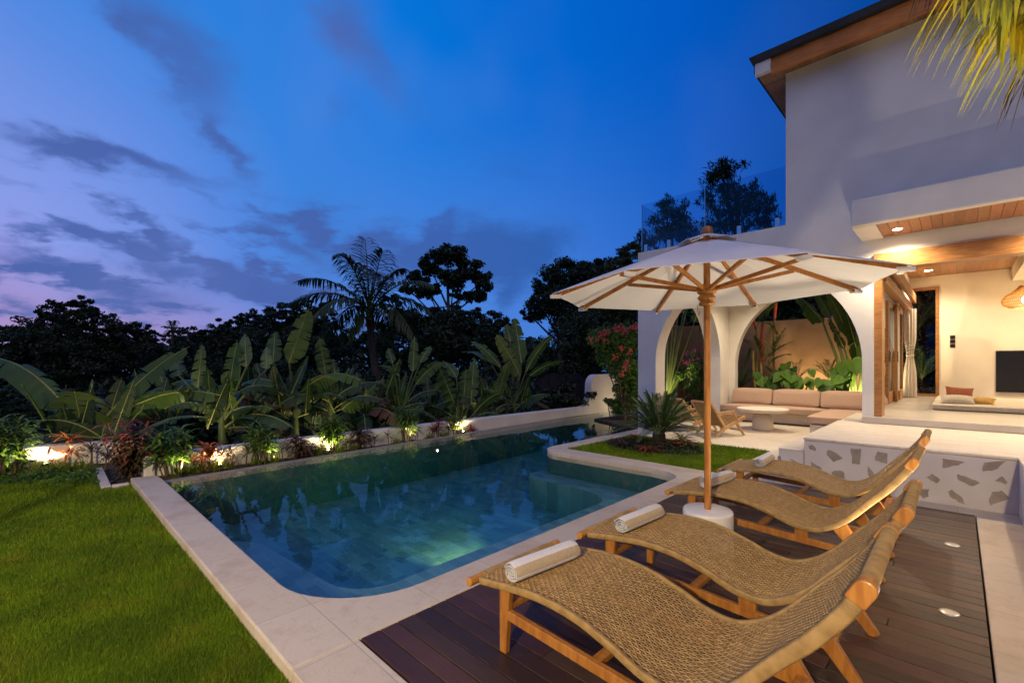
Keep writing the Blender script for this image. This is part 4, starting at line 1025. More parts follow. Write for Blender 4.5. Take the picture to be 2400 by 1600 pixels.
b = B(72,1092); spk0 = cordy('small spiky dark dracaena in front of the white wall', b, .34, 'leaf_dark', 1, .26, .014, 'small spiky dracaenas along the low wall', 'spiky_dracaena')
b = B(302,1119); cb_ = thing('croton_bush', b, 'tall brown and copper croton bush at the pool corner', 'shrub')
fb_, sb = MB(), MB()
hh = hpx(1122,975,b)
for i in range(20):
    a = R.uniform(0,2*pi); r = R.uniform(.02,.26); p1 = b + Vector((math.cos(a)*r*1.2, math.sin(a)*r*1.2, hh*R.uniform(.35,.95))); sb.tube([b, b.lerp(p1,.5)+rv(.03), p1], [.012,.009,.005], 5)
    for k_ in range(34):
        f = .12 + .88*k_/34; an = R.uniform(0,2*pi); fb_.blade(b.lerp(p1, f), (math.cos(an), math.sin(an), R.uniform(-.1,.9)), R.uniform(.12,.24), R.uniform(.03,.05), 1.1, 4, .2, m=(1 if f > .82 and R.random() < .7 else 0))
build('stem', sb, M['stem_brown'], cb_); build('foliage', fb_, [M['leaf_croton'], M['leaf_red']], cb_, fix=False)
b = B(402,1108); clump('broad green clump right of the croton bush', b, hpx(1108,985,b), 'leaf_green', 8, .52, ll=.27, lw=.04, dens=13)
b = B(484,1098); cordy('bright orange cordyline above the glaring wall spotlight', b, hpx(1096,1012,b), 'leaf_orange', 2, .30, .045)
b = B(612,1080); clump('green clump with dark thin stems behind the pool edge', b, hpx(1080,978,b), 'leaf_green', 7, .42, ll=.27, lw=.034, dens=13)
b = B(690,1071); cordy('brown red cordyline left of the lit bright green clump', b, hpx(1071,996,b), 'leaf_croton', 3, .28, .05, tiers=2)
b = B(770,1058); clump('bright yellow green clump lit from its foot by a spotlight', b, hpx(1058,955,b), 'leaf_bright', 7, .34, ll=.26, lw=.034, dens=15)
b = B(838,1048); cordy('dark red cordyline right of the lit bright green clump', b, hpx(1048,982,b), 'leaf_croton', 2, .36, .05, tiers=2)
b = B(946,1033); clump('tall green clump above the wall, left of the far cordyline', b, hpx(1033,940,b), 'leaf_green', 6, .38, ll=.30, lw=.03, dens=15)
b = B(1022,1023); cordy('slender dark red cordyline near the far spotlight', b, hpx(1023,965,b), 'leaf_red', 2, .26, .03)
b = B(1062,1016); clump('yellow lit clump beside the far spotlight on the pool edge', b, hpx(1016,963,b), 'leaf_lime', 6, .32, ll=.22, lw=.028, dens=13)
b = B(1098,1012); cordy('small bright red cordyline right of the far spotlight', b, .28, 'leaf_red', 2, .16, .03, tiers=2)
for (u_, v_, s_) in [(215,1092,1.35),(250,1108,1.1),(362,1102,1.2),(440,1098,1.1),(470,1100,.9),(515,1094,1.0),(538,1090,1.05),(576,1086,1.1),(655,1078,1.0),(725,1066,.95),(750,1062,.9),(808,1054,1.0),(872,1046,.95),(903,1040,1.0),(968,1030,1.0),(1008,1024,.9),(1045,1020,.9)]:
    q = B(u_, v_); dup(spk0, q, 'small spiky dark dracaena in front of the white wall', R.uniform(0,6.28), s_*R.uniform(.85,1.1))
def tuft(base, h, leaf, label, name='grassy_tuft', group='low lime green tufts along the pool edge'):
    t = tag(build(name, (lambda mb: [mb.blade(Vector(base)+Vector((R.uniform(-.07,.07),R.uniform(-.07,.07),-.02)), (R.uniform(-1,1),R.uniform(-1,1),R.uniform(.5,1.6)), h*R.uniform(.7,1.3), .014, 1.2, 3, .2) for _ in range(70)] and mb)(MB()), M[leaf], org=base, fix=False), label, 'plant', group)
    return t
tf0 = tuft(B(60,1100), .17, 'leaf_lime', 'low lime green grassy tuft at the foot of the white wall')
for (u_, v_, s_) in [(95,1103,1.2),(125,1100,1.3),(150,1104,1.2),(180,1098,1.3),(205,1102,1.1),(35,1112,1.1),(420,1106,.9),(455,1100,1.1),(500,1096,1.2),(528,1093,1.1),(595,1084,.9),(640,1079,.9),(735,1065,1.2),(745,1062,1.2),(790,1057,1.1),(825,1051,.9),(925,1038,1.0),(1000,1026,.9),(1035,1021,1.0),(1080,1014,.9)]:
    q = B(u_, v_); c_ = tf0.copy(); COL.objects.link(c_); c_.location = q; c_.rotation_euler = (0,0,R.uniform(0,6)); c_.scale = (s_,)*3
# clipped low hedge along the lawn at far left
hd_ = MB()
for i in range(5200):
    u_ = R.uniform(-60, 232); q = gp(u_, R.uniform(1108,1140), -.1); z = -.1 + R.random()**.9*.13*(.6+.4*math.sin(q.y*9+q.x*5))
    hd_.leafquad((q.x+R.uniform(-.04,.04), q.y, z), rv(1)+Vector((0,0,.8)), R.uniform(.03,.06), .45)
tag(build('ground_cover', hd_, M['leaf_green'], org=(-9.6,-.2,-.1), fix=False), 'low dense ground cover bordering the lawn at far left', 'ground cover', kind='stuff')
# ------------------------------------------------------------------ island bed: cycad, bromeliads, ground cover
cb0 = Vector((-4.25, 8.52, -.03))
cy = thing('cycad', cb0, 'dark green cycad with stiff arching fronds on the grass island', 'cycad')
build('trunk', MB().lathe([(.11,-.03),(.13,.05),(.125,.16),(.10,.24),(0,.26)], (cb0.x,cb0.y,0), 16), M['bark'], cy, smooth=True)
for i in range(60):
    an = i*2.399; e_ = .12 + 1.38*(i/60)**1.1; l = R.uniform(.84,1.06)*(.85 if e_ > 1.2 else 1)
    d = Vector((math.cos(an)*math.cos(e_), math.sin(an)*math.cos(e_), math.sin(e_)))
    p0 = cb0 + Vector((math.cos(an)*.06, math.sin(an)*.06, .24)); p1 = p0 + d*l*.55 + Vector((0,0,.10)); p2 = p0 + d*l + Vector((0,0,-.20*math.cos(e_)))
    mb = MB(); frond(mb, [p0,p1,p2], 42, .17, .015, .35, .5, .75, m=1, rr=.007, nseg=2, jit=.05)
    build('frond', mb, [M['stem_green'], M['leaf_cycad']], cy, fix=False)
def brom(base, s_, leaf):
    mb = MB()
    for k_ in range(22):
        an = k_*2.399; e_ = .25 + 1.1*k_/22; mb.blade(Vector(base)+Vector((0,0,.02)), (math.cos(an),math.sin(an),e_), s_*R.uniform(.8,1.1), .035, 1.3, 4, .35)
    return tag(build('bromeliad', mb, M[leaf], org=base, fix=False), 'small red bromeliad rosette around the foot of the cycad', 'bromeliad', 'red bromeliads around the cycad')
bl = [(1450,1038),(1478,1040),(1503,1050),(1520,1058),(1545,1056),(1560,1052),(1585,1048),(1605,1042),(1618,1052),(1575,1040),(1490,1028),(1530,1048),(1600,1030),(1465,1048)]
b1 = brom(gp(bl[0][0], bl[0][1]+4, -.03), .28, 'leaf_red'); b2 = brom(gp(bl[1][0], bl[1][1]+4, -.03), .26, 'leaf_dark'); b3 = brom(gp(bl[2][0], bl[2][1]+4, -.03), .21, 'leaf_orange')
for i, (u_, v_) in enumerate(bl[3:]):
    c_ = (b1, b2, b2, b3)[i % 4].copy(); COL.objects.link(c_); c_.location = gp(u_, v_+4, -.03); c_.rotation_euler = (0,0,R.uniform(0,6)); s_ = R.uniform(.95,1.4); c_.scale = (s_,)*3
gc = MB()
for i in range(6500):
    a = R.uniform(0,2*pi); r = math.sqrt(R.random()); q = Vector((-4.12 + r*math.cos(a)*.95, 8.05 + r*math.sin(a)*.62, -.03 + R.random()*.14*(1.1-r*.6)))
    gc.leafquad(q, rv(1)+Vector((0,0,.7)), R.uniform(.03,.06), .4)
tag(build('ground_cover', gc, M['leaf_tree_b'], org=(-4.1,8,0), fix=False), 'dark low ground cover under the cycad and bromeliads', 'ground cover', kind='stuff')
# ------------------------------------------------------------------ bougainvillea beside the pavilion
bo = thing('bougainvillea', dep(1472,13.0,-.05), 'flowering bougainvillea with pink and coral blooms left of the pavilion pillar', 'shrub')
mb, st_, fl = MB(), MB(), MB(); b0 = dep(1472,13.0,-.05)
for (u_, v_, ru, rw) in [(1440,800,50,38),(1478,790,34,40),(1470,860,34,50),(1408,792,36,26),(1462,915,28,36),(1445,850,34,40),(1430,830,36,36),(1485,900,26,40)]:
    c = at(u_, v_, 13.0 + R.uniform(-.3,.3)); rx_, rz_ = ru/F*13, rw/F*13
    st_.tube([b0+Vector((R.uniform(-.15,.15),R.uniform(-.1,.1),0)), b0.lerp(c,.5)+rv(.12), c], [.022,.014,.006], 6)
    st_.tube([b0+Vector((R.uniform(-.25,.15),R.uniform(-.1,.1),0)), b0.lerp(c,.5)+rv(.2), c+rv(.2)], [.016,.010,.004], 6)
    for i in range(700):
        q = rv(R.random()**.4); mb.leafquad(c + Vector((q.x*rx_,q.y*rx_,q.z*rz_)), rv(1)+Vector((0,0,.5)), R.uniform(.07,.12), .6)
for x, y in [(1210,775),(1250,770),(1290,720),(1320,715),(1310,770),(1390,690),(1415,680),(1440,690),(1465,720),(1500,685),(1530,685),(1540,675),(1430,830),(1500,860),(1380,900),(1475,935),(1465,975),(1435,1020),(1300,740)]:
    c = at(1000+x/3.137, 550+y/3.137, 12.25)
    for i in range(26): fl.leafquad(c + rv(R.random()*.12), rv(1)+Vector((.3,-.5,.2)), R.uniform(.04,.07), .8)
build('foliage', mb, M['leaf_green'], bo, fix=False); build('stem', st_, M['stem_brown'], bo); build('blossom', fl, M['flower_pink'], bo, fix=False)
for i, a in enumerate([('low shrub at the end of the pool below the bougainvillea',1455,950,13.2,45,18),('low shrub between the bougainvillea and the pavilion pillar',1500,945,13.6,30,16)]):
    shrub(*a, n=1500, sz=.09, leaf='leaf_green', group='low shrubs at the end of the pool')
# ------------------------------------------------------------------ traveller palm seen through the side arch
def trav(label, bpx, Z, leaves, name='traveller_palm', cat='palm tree'):
    b_ = at(*bpx, Z); t = thing(name, (b_.x,b_.y,min(b_.z,.0)), label, cat)
    for (u_, v_, w_, lf0, hang, yaw) in leaves:
        c = at(u_, v_, Z+R.uniform(-.3,.3)); m_ = b_.lerp(c, lf0)
        stk = MB(); stk.tube([Vector((b_.x,b_.y,-.05)), b_+rv(.02), b_.lerp(m_,.5), m_], [.05,.045,.03,.018], 8)
        build('leaf_stalk', stk, M['stem_green'], t, smooth=True)
        if w_: bigleaf(t, m_, c, w_, .06, yaw, 'leaf_banana', .35, .02, hang=hang)
    return t
trav('traveller palm fanning upward behind the side arch, lit from its foot', (1563,938), 14.6, [(1566,640,.40,.60,.1,.6),(1590,600,.45,.6,.1,.3),(1625,610,.45,.62,.2,.2),(1668,640,.45,.62,.3,.1),(1690,690,.4,.62,.4,.2),(1640,580,.45,.6,.2,.4),(1592,885,.20,.1,.1,.1),(1612,560,.4,.62,.2,0)])
mgs = shrub('leafy shrub with magenta flowers behind the side arch', 1628,880,14.6,46,52,2600,.10,'leaf_green',group='shrubs behind the pavilion')
mf = MB()
for u_, v_ in [(1612,830),(1625,822),(1635,835),(1620,845),(1640,815),(1650,860),(1662,840),(1608,850)]:
    c = at(u_, v_, 14.1)
    for i in range(22): mf.leafquad(c + rv(R.random()*.11), rv(1), R.uniform(.04,.07), .8)
build('blossom', mf, M['flower_magenta'], mgs, fix=False)
# ------------------------------------------------------------------ garden behind the back arch
lp = thing('lipstick_palm', ony(1785,925,15.4), 'lipstick palm with yellow canes and orange red sheaths behind the sofa', 'palm tree')
def cane(pts, r, m_): build({'sheath':'sheath','stem_yellow':'cane'}[m_], MB().tube([ony(u_, v_, 15.4+dy) for u_, v_, dy in pts], r, 8), M[m_], lp, smooth=True)
cane([(1771,925,0),(1766,870,0),(1765,822,0)], .034, 'stem_yellow'); cane([(1786,925,.1),(1785,880,.1),(1784,848,.1)], .036, 'stem_yellow'); cane([(1784,850,.1),(1785,800,.1),(1787,758,.1)], [.045,.05,.03], 'sheath')
cane([(1774,900,.5),(1773,840,.5),(1772,770,.5)], .034, 'stem_yellow'); cane([(1772,772,.5),(1765,745,.5),(1760,740,.5)], [.036,.036,.02], 'sheath'); cane([(1815,900,.3),(1813,830,.3),(1815,742,.3)], .034, 'stem_yellow'); cane([(1815,745,.3),(1818,710,.3),(1821,680,.3)], [.045,.05,.03], 'sheath')
for (ua,va,uc,vc,l_) in [(1787,760,1730,700,.3),(1787,760,1850,690,.4),(1787,760,1800,660,.2),(1787,765,1822,780,.4),(1765,822,1735,800,.3),(1765,822,1745,855,.5),(1790,845,1855,800,.1),(1795,860,1850,830,.2),(1792,850,1812,765,.05),(1790,850,1770,790,.1),(1800,865,1830,790,.05),(1800,850,1842,770,.1),(1821,690,1870,705,.4),(1821,690,1780,690,.4),(1772,770,1740,760,.4),(1772,772,1800,720,.2),(1790,860,1830,900,.3)]:
    a = ony(ua,va,15.3); c = ony(uc,vc,15.3+R.uniform(-.4,.5)); mb = MB()
    frond(mb, [a, a.lerp(c,.5)+Vector((0,0,l_)), c], 22, .36, .022, .9, .35, .8, m=1, rr=.010, nseg=3)
    build('frond', mb, [M['stem_green'], M['leaf_green']], lp, fix=False)
bp = thing('banana_plant', ony(2000,935,15.8), 'large banana plant leaning behind the right side of the back arch', 'banana plant')
for (ua,va,uc,vc,w_,bow,yaw,mt,hg) in [(1927,752,1868,690,.55,.05,.2,G,.5),(1945,742,1905,668,.5,.05,.3,G,.4),(1978,815,1940,745,.34,.03,.3,G,.3),(1990,790,1935,672,.42,.03,.2,P,.3),(2016,850,1970,690,.52,.05,.2,G,.3),(2010,800,1990,650,.5,.05,.5,G,.3),(2030,850,2020,740,.5,.05,.3,G,.3)]:
    bigleaf(bp, ony(ua,va,15.6), ony(uc,vc,15.4), w_, bow, yaw, mt, .3, .02, hang=hg)
for (ua,va) in [(1927,752),(1945,742),(1978,815),(1990,790),(2016,850),(2030,850)]:
    a = ony(ua,va,15.6); f = ony(1990+(ua-1927)*.25,935,15.7); build('leaf_stalk', MB().tube([f, f.lerp(a,.5)+Vector((.04,0,.04)), a], [.055,.042,.022], 8), M['stem_green'], bp, smooth=True)
def heart(mb, c, s_, nrm, tip):
    nrm = Vector(nrm).normalized(); tip = Vector(tip); tip = (tip - nrm*tip.dot(nrm)).normalized(); sd = nrm.cross(tip)
    out_ = [(0,.30),(.22,.42),(.42,.30),(.48,.02),(.36,-.30),(.18,-.55),(0,-.80),(-.18,-.55),(-.36,-.30),(-.48,.02),(-.42,.30),(-.22,.42)]
    vs = [c + sd*(x*s_) - tip*(y*s_) - nrm*(abs(x)*-.22*s_) - Vector((0,0,max(0,-y)*.22*s_)) for x, y in out_] + [c - nrm*.02]
    mb.add(vs, [(i,(i+1)%12,12) for i in range(12)])
def taro(label, u_, v_, y, n, s_, leaf='leaf_bright', px_=60):
    b_ = ony(u_, 935, y); b_.z = .25; t = thing('elephant_ear_plant', b_, label, 'plant', 'elephant ear plants behind the sofa'); mb, st_ = MB(), MB()
    for i in range(n):
        c = ony(u_ + R.uniform(-px_,px_), v_ + R.uniform(-22,26), y + R.uniform(-.35,.35)); c.z = max(c.z, .7)
        st_.tube([b_+rv(.05), b_.lerp(c,.5)+rv(.06), c], [.014,.012,.008], 5)
        heart(mb, c, s_*R.uniform(.75,1.2), (R.uniform(-.4,.3), -.85, R.uniform(.5,1.1)), (R.uniform(-.8,.8), -.4, -.9))
    build('leaf_stalk', st_, M['stem_green'], t, smooth=True); build('foliage', mb, M[leaf], t, fix=False)
taro('elephant ear plant low behind the left sofa cushion', 1808, 895, 14.8, 14, .25, 'leaf_green', 42)
taro('elephant ear plant behind the middle sofa cushion', 1868, 893, 14.7, 18, .26, 'leaf_bright', 48)
taro('taller elephant ear plant behind the left half of the arch', 1832, 872, 15.4, 9, .30, 'leaf_green', 30)
taro('bright elephant ear plant behind the right sofa cushion', 1958, 890, 14.7, 17, .28, 'leaf_bright', 44)
taro('tall bright elephant ear plant at the right of the arch', 1985, 872, 15.0, 8, .40, 'leaf_bright', 24)
taro('elephant ear plant glimpsed through the sliding door', 2066, 895, 14.7, 9, .28, 'leaf_bright', 20)
def fern(label, u_, v_, y, n, L_, leaf, group='feathery plants behind the pavilion'):
    c = ony(u_, v_, y); b_ = Vector((c.x, c.y, .25)); t = thing('feathery_palm', b_, label, 'plant', group); mb = MB()
    for i in range(n):
        an = i*2.4; e_ = R.uniform(.3,1.3); d = Vector((math.cos(an)*math.cos(e_), math.sin(an)*math.cos(e_), math.sin(e_)))
        frond(mb, [b_+Vector((0,0,max(0,c.z-.25-L_*.4))), c + d*L_*.4, c + d*L_ + Vector((0,0,-.25*L_))], 16, .17, .02, .8, .3, .7, m=1, rr=.008, nseg=2)
    build('foliage', mb, [M['stem_green'], M[leaf]], t, fix=False)
fern('dark feathery palm in front of the lit wall, right of centre', 1943, 872, 15.9, 18, .55, 'leaf_palm')
fern('wispy feathery palm in front of the lit wall, left of centre', 1868, 875, 16.2, 10, .6, 'leaf_palm')
fern('feathery palm at the left foot of the back arch', 1738, 890, 15.2, 16, .6, 'leaf_green')
fern('green palm outside the narrow living room window', 2160, 860, 18.4, 22, .9, 'leaf_green'); fern('palm fronds high outside the narrow window', 2150, 740, 18.6, 16, 1.2, 'leaf_palm')
fern('bushy palm seen between door post and sliding door', 2062, 830, 15.6, 18, .9, 'leaf_palm')
tree('dark tree crown above the brown garden wall', 1850, 24, [(1760,730,60,40),(1840,700,70,40),(1930,700,60,45),(1640,740,60,60),(1580,760,60,60),(2100,680,70,80),(2170,620,60,70),(2180,760,60,70),(1800,660,80,50),(1900,640,80,60),(2140,740,60,120),(2190,830,50,110),(2120,860,60,90),(1790,748,60,30),(1860,738,60,30),(1730,760,60,40)], 10500, .95, hollow=0, sr_=(.2,.5))
# ------------------------------------------------------------------ coconut palm over the terrace, its fronds reach into the picture at top right
tr0 = Vector((2.15, 6.6, .59)); cw = Vector((1.75, 6.45, 5.55))
pk = thing('coconut_palm', tr0, 'yellow lit coconut palm fronds hanging into the top right corner', 'palm tree')
build('trunk', MB().tube([tr0, tr0.lerp(cw,.5)+Vector((.08,.05,0)), cw], [.17,.14,.12], 12), M['bark'], pk, smooth=True)
def hangfrond(P_, n, L_, tgt, leaf, droop, spread=.25, w_=.040):
    mb = MB(); pts = [Vector(q) for q in P_]; c = bez(pts[0], pts[1], pts[2], 16)
    mb.tube(c, [.024*(1-.7*i/16) for i in range(17)], 6, m=0, caps=False)
    for i in range(n):
        f = .04 + .96*i/n; p = c[min(15,int(f*16))].lerp(c[min(16,int(f*16)+1)], f*16-int(f*16))
        for s_ in (0,1):
            d = (Vector(tgt) + rv(spread) + Vector((VX,VY,0))*(.35 if s_ else -.35)).normalized()
            mb.blade(p, d, L_*R.uniform(.75,1.1)*(1-.35*max(0,f-.7)/.3), w_, droop, 6, .3, m=1)
    build('frond', mb, [M['stem_green'], M[leaf]], pk, fix=False)
dl = (at(2265,285,4.0) - at(2385,30,4.0)).normalized()
hangfrond([cw, at(2460,-70,4.1), at(2250,-95,4.0)], 54, 1.18, dl, 'leaf_yellow', .4, .09)
hangfrond([cw, at(2490,10,4.3), at(2340,10,4.2)], 46, 1.15, dl, 'leaf_yellow', .45, .10)
hangfrond([cw, at(2500,120,4.5), at(2385,150,4.4)], 26, .8, dl*1.0+Vector((0,0,-.15)), 'leaf_dry', .6, .3, .02)
hangfrond([cw, at(2300,-120,4.3), at(2160,-60,4.2)], 22, .75, dl+Vector((0,0,-.2)), 'leaf_dry', .7, .3, .016)
for an in (0.3,1.4,2.3,-.9): 
    e_ = cw + Vector((math.cos(an)*2.4, math.sin(an)*2.4, .1)); mb = MB(); frond(mb, [cw, cw.lerp(e_,.5)+Vector((0,0,.9)), e_], 40, .8, .035, 1.2, .3, .6, rr=.03); build('frond', mb, [M['stem_green'], M['leaf_yellow']], pk, fix=False)
# ------------------------------------------------------------------ grass blades
def inpoly(x, y, P_):
    r = np.zeros(len(x), bool); n = len(P_)
    for i in range(n):
        x0, y0 = P_[i]; x1, y1 = P_[(i+1) % n]
        c = ((y0 > y) != (y1 > y)) & (x < (x1-x0)*(y-y0)/(y1-y0+1e-12)+x0); r ^= c
    return r
def grass(name, poly, z, n, urng, vrng, label, hh, seed):
    rg = np.random.default_rng(seed); u_ = rg.uniform(*urng, n); v_ = rg.uniform(*vrng, n)
    Z = F*(H-z)/(v_-YH); X = (u_-U0)/F*Z; x = Z*VX+X*RX + rg.normal(0,.01,n); y = Z*VY+X*RY + rg.normal(0,.01,n)
    k_ = inpoly(x, y, poly); x, y, Z = x[k_], y[k_], Z[k_]; n = len(x)
    h_ = hh*rg.uniform(.55,1.3,n)*(1+.25*np.sin(x*2.1+1)*np.cos(y*2.7)); an = rg.uniform(0,2*pi,n); w_ = np.maximum(.0026, .00095*Z)*rg.uniform(.8,1.3,n)
    ln = rg.uniform(.1,.8,n)*h_; la = rg.uniform(0,2*pi,n)
    V = np.empty((n,3,3), np.float32)
    V[:,0] = np.stack([x-np.cos(an)*w_, y-np.sin(an)*w_, np.full(n,z-.005)],1); V[:,1] = np.stack([x+np.cos(an)*w_, y+np.sin(an)*w_, np.full(n,z-.005)],1)
    V[:,2] = np.stack([x+np.cos(la)*ln, y+np.sin(la)*ln, z+h_],1)
    me = bpy.data.meshes.new(name); me.vertices.add(n*3); me.loops.add(n*3); me.polygons.add(n)
    me.vertices.foreach_set('co', V.ravel()); me.loops.foreach_set('vertex_index', np.arange(n*3, dtype=np.int32)); me.polygons.foreach_set('loop_start', np.arange(0,n*3,3, dtype=np.int32))
    me.materials.append(M['grass']); me.update(); me.validate()
    o = bpy.data.objects.new(name, me); COL.objects.link(o); return tag(o, label, 'grass', kind='stuff')
grass('grass', [(-9.4,-.6),(-9.05,.47),(-8.14,.49),(-8.14,.80),(-2.3,.872),(-1.3,.885),(-1.3,-4),(-14,-6)], -.10, 430000, (-40,800), (1120,1640), 'short mown lawn grass in the left foreground', .042, 3)
grass('grass', [(-5.2,6.78),(-2.44,6.78),(-2.44,9.15),(-5.2,9.15)], -.03, 90000, (1290,1830), (1005,1120), 'bright green grass on the island around the cycad', .045, 4)
# ================================================================== LIGHT FITTINGS
def downlight(loc, label, power, spot=110, group='recessed ceiling downlights', r=.055, col=WARM):
    t = thing('downlight', loc, label, 'ceiling light', group)
    x, y, z = loc
    build('rim', MB().lathe([(r,z+.0),(r+.018,z-.004),(r+.018,z+.006),(r,z+.01)], (x,y,0), 28), M['plaster'], t, smooth=True)
    build('lens', MB().lathe([(0,z-.002),(r*.98,z-.002),(r*.98,z+.004),(0,z+.004)], (x,y,0), 28), M['lens'], t)
    lamp('downlight_beam', (x,y,z-.03), power, 'SPOT', col, .05, spot, .8, (x,y,z-2), parent=t)
    return t
downlight((-.66,9.08,3.618), 'bright downlight in the planked canopy soffit above the terrace', 225, 150)
downlight((1.05,9.05,3.618), 'downlight in the canopy soffit further along the house front', 240, 150)
downlight((2.8,9.05,3.618), 'downlight at the far end of the canopy soffit', 240, 150)
p = gp(2176,634,3.945)
downlight((p.x,p.y,3.945), 'bright downlight in the living room plank ceiling above the window', 260, 150, r=.075)
for q in ((1.9,11.5),(3.6,13.5),(1.9,15.2)): downlight((q[0],q[1],3.945), 'downlight in the living room plank ceiling', 260, 150)
downlight((-3.55,12.9,3.745), 'downlight in the pavilion ceiling above the sofa', 230, 140)
downlight((-2.2,12.6,3.745), 'second downlight in the pavilion ceiling near the room', 230, 140)
downlight((-3.9,10.9,3.745), 'downlight in the pavilion ceiling above the lounge chairs', 180, 140)
def decklight(u_, v_, label, power):
    q = gp(u_, v_, 0); t = thing('deck_light', (q.x,q.y,0), label, 'deck light', 'in ground deck lights')
    build('rim', MB().lathe([(.031,.005),(.048,.005),(.052,-.003),(.031,-.003)], (q.x,q.y,0), 28), M['steel'], t, smooth=True)
    build('lens', MB().lathe([(0,.004),(.031,.004),(.031,-.004),(0,-.004)], (q.x,q.y,0), 28), M['lens'], t)
    lamp('deck_light_beam', (q.x,q.y,.02), power, 'SPOT', (1,.84,.62), .03, 150, .5, (q.x,q.y,2), parent=t)
decklight(2225,1435,'nearer glowing round light set in the dark deck', 150)
decklight(2232,1276,'farther glowing round light set in the dark deck', 150)
def gardenspot(loc, aim, label, power, spot=110, col=(1,.76,.42), vis=True, r=.018):
    t = thing('garden_spotlight', loc, label, 'garden light', 'garden spotlights')
    L0 = Vector(loc); d = (Vector(aim)-L0).normalized()
    build('stake', MB().tube([L0-Vector((0,0,.12)), L0+Vector((0,0,.0))], .012, 8), M['black'], t)
    build('head', MB().tube([L0-d*.05, L0+d*.035], .034, 16), M['black'], t)
    if vis: build('lens', MB().tube([L0+d*.036, L0+d*.039], r, 16), M['lens'], t)
    lamp('garden_beam', L0+d*.07, power, 'SPOT', col, .03, spot, .7, L0+d*3, parent=t)
gl = [((-10.30,-.02,-.04),(-10.36,-.02,.4),'garden spotlight shining on the wall at far left',60,172),
      ((-8.50,1.95,-.08),(-8.52,1.97,.4),'garden spotlight behind the pool corner glaring on the low wall',75,172),
      ((-8.47,3.70,-.08),(-8.50,3.74,.4),'garden spotlight under the bright green clump by the pool',75,172),
      ((-8.52,7.02,-.08),(-8.54,7.0,.4),'garden spotlight at the far end of the planted pool edge',75,172)]
for a in gl: gardenspot(*a)
gardenspot((-6.42,13.45,.08),(-6.5,14.0,3.0),'garden spotlight at the foot of the traveller palm',260,80)
gardenspot((-3.3,16.25,.45),(-3.1,17.3,1.6),'garden spotlight washing the brown wall behind the sofa',190,120)
gardenspot((-1.9,15.3,.32),(-1.9,17.0,3.2),'garden spotlight under the large banana leaves',300,120)
gardenspot((-6.6,9.7,.0),(-6.7,10.7,1.8),'garden spotlight below the flowering bougainvillea',26,110)
gardenspot((-9.6,1.6,-.2),(-10.6,1.6,2.2),'added fill spotlight behind the low wall lighting the banana leaves at left',70,120)  # this and the next two: unseen lamps added to brighten the banana leaves
gardenspot((-9.6,4.2,-.3),(-11.2,4.2,2.4),'added fill spotlight behind the low wall lighting the middle banana leaves',30,120)
gardenspot((-9.7,8.3,-.3),(-11.2,8.8,2.4),'added fill spotlight behind the low wall lighting the far banana leaves',30,120)
gardenspot((1.3,5.6,.65),(.15,5.2,4.6),'garden spotlight at the foot of the terrace palm',1300,62)
for q, l_ in (((-8.36,1.42,-.1),'added fill uplight hidden in the green clump right of the croton bush'),((-8.40,2.72,-.1),'added fill uplight hidden in the clump with dark thin stems'),((-8.45,5.55,-.1),'added fill uplight hidden in the tall clump above the wall'),((-9.75,-.35,-.05),'added fill uplight hidden in the clump at the left edge'),((-8.3,.62,-.08),'added fill uplight below the croton bush')):
    gardenspot(q, (q[0]-.03,q[1],q[2]+1), l_, 45, 115, vis=False)  # unseen uplights added to brighten the strip planting
gardenspot((-.75,17.6,.0),(-.85,18.6,1.6),'added fill spotlight outside the narrow living room window',70,120)  # added lamp, brightens the palms behind the window
gardenspot((-7.55,13.95,.05),(-8.6,13.0,.7),'added fill spotlight washing the upswept end of the low wall',30,120,vis=False)  # unseen lamp added to brighten the wall end
# pool lights
def poollight(loc, nrm, label, power):
    t = thing('pool_light', loc, label, 'pool light', 'underwater pool lights'); L0 = Vector(loc); d = Vector(nrm).normalized()
    build('rim', MB().tube([L0, L0+d*.012], .085, 24), M['steel'], t)
    build('lens', MB().tube([L0+d*.013, L0+d*.016], .018, 24), M['lens'], t)
    lamp('pool_beam', L0+d*.06, power, 'SPOT', (1,.66,.14), .05, 60, .8, L0+d*2+Vector((0,.42,-.50)), parent=t)
poollight((-3.605,3.45,-.60),(-1,0,0),'underwater light in the pool bench shining on the floor tiles',420)
poollight((-8.05,5.9,-.3),(1,0,0),'underwater light near the far pool edge',6)
# added fill lamp posts, out of view behind the viewer, to warm deck and coping
def post(loc, label, power, ht=2.3):
    t = thing('added_fill_post', loc, label, 'lamp post', 'added fill lamp posts'); x, y, z = loc
    build('pole', MB().tube([(x,y,z-.05),(x,y,z+ht+.05)], .03, 12), M['black'], t, smooth=True)
    z += ht - 2.3
    build('lamp_head', MB().lathe([(0,z+2.62),(.20,z+2.52),(.28,z+2.42),(.27,z+2.41),(0,z+2.56)], (x,y,0), 24), M['black'], t, smooth=True)
    build('bulb', MB().lathe([(0,z+2.40),(.07,z+2.42),(.085,z+2.47),(.07,z+2.53),(0,z+2.55)], (x,y,0), 20), M['bulb'], t, smooth=True)
    lamp('fill_post_light', (x,y,z+2.30), power, 'SPOT', (1,.79,.46), .09, 166, .2, (x,y,z), parent=t)
post((-4.0,-2.1,-.1), 'added black fill lamp post on the lawn behind the viewer', 230)
post((1.0,-4.8,0), 'added black fill lamp post on the paving behind the viewer', 3500, 3.7)
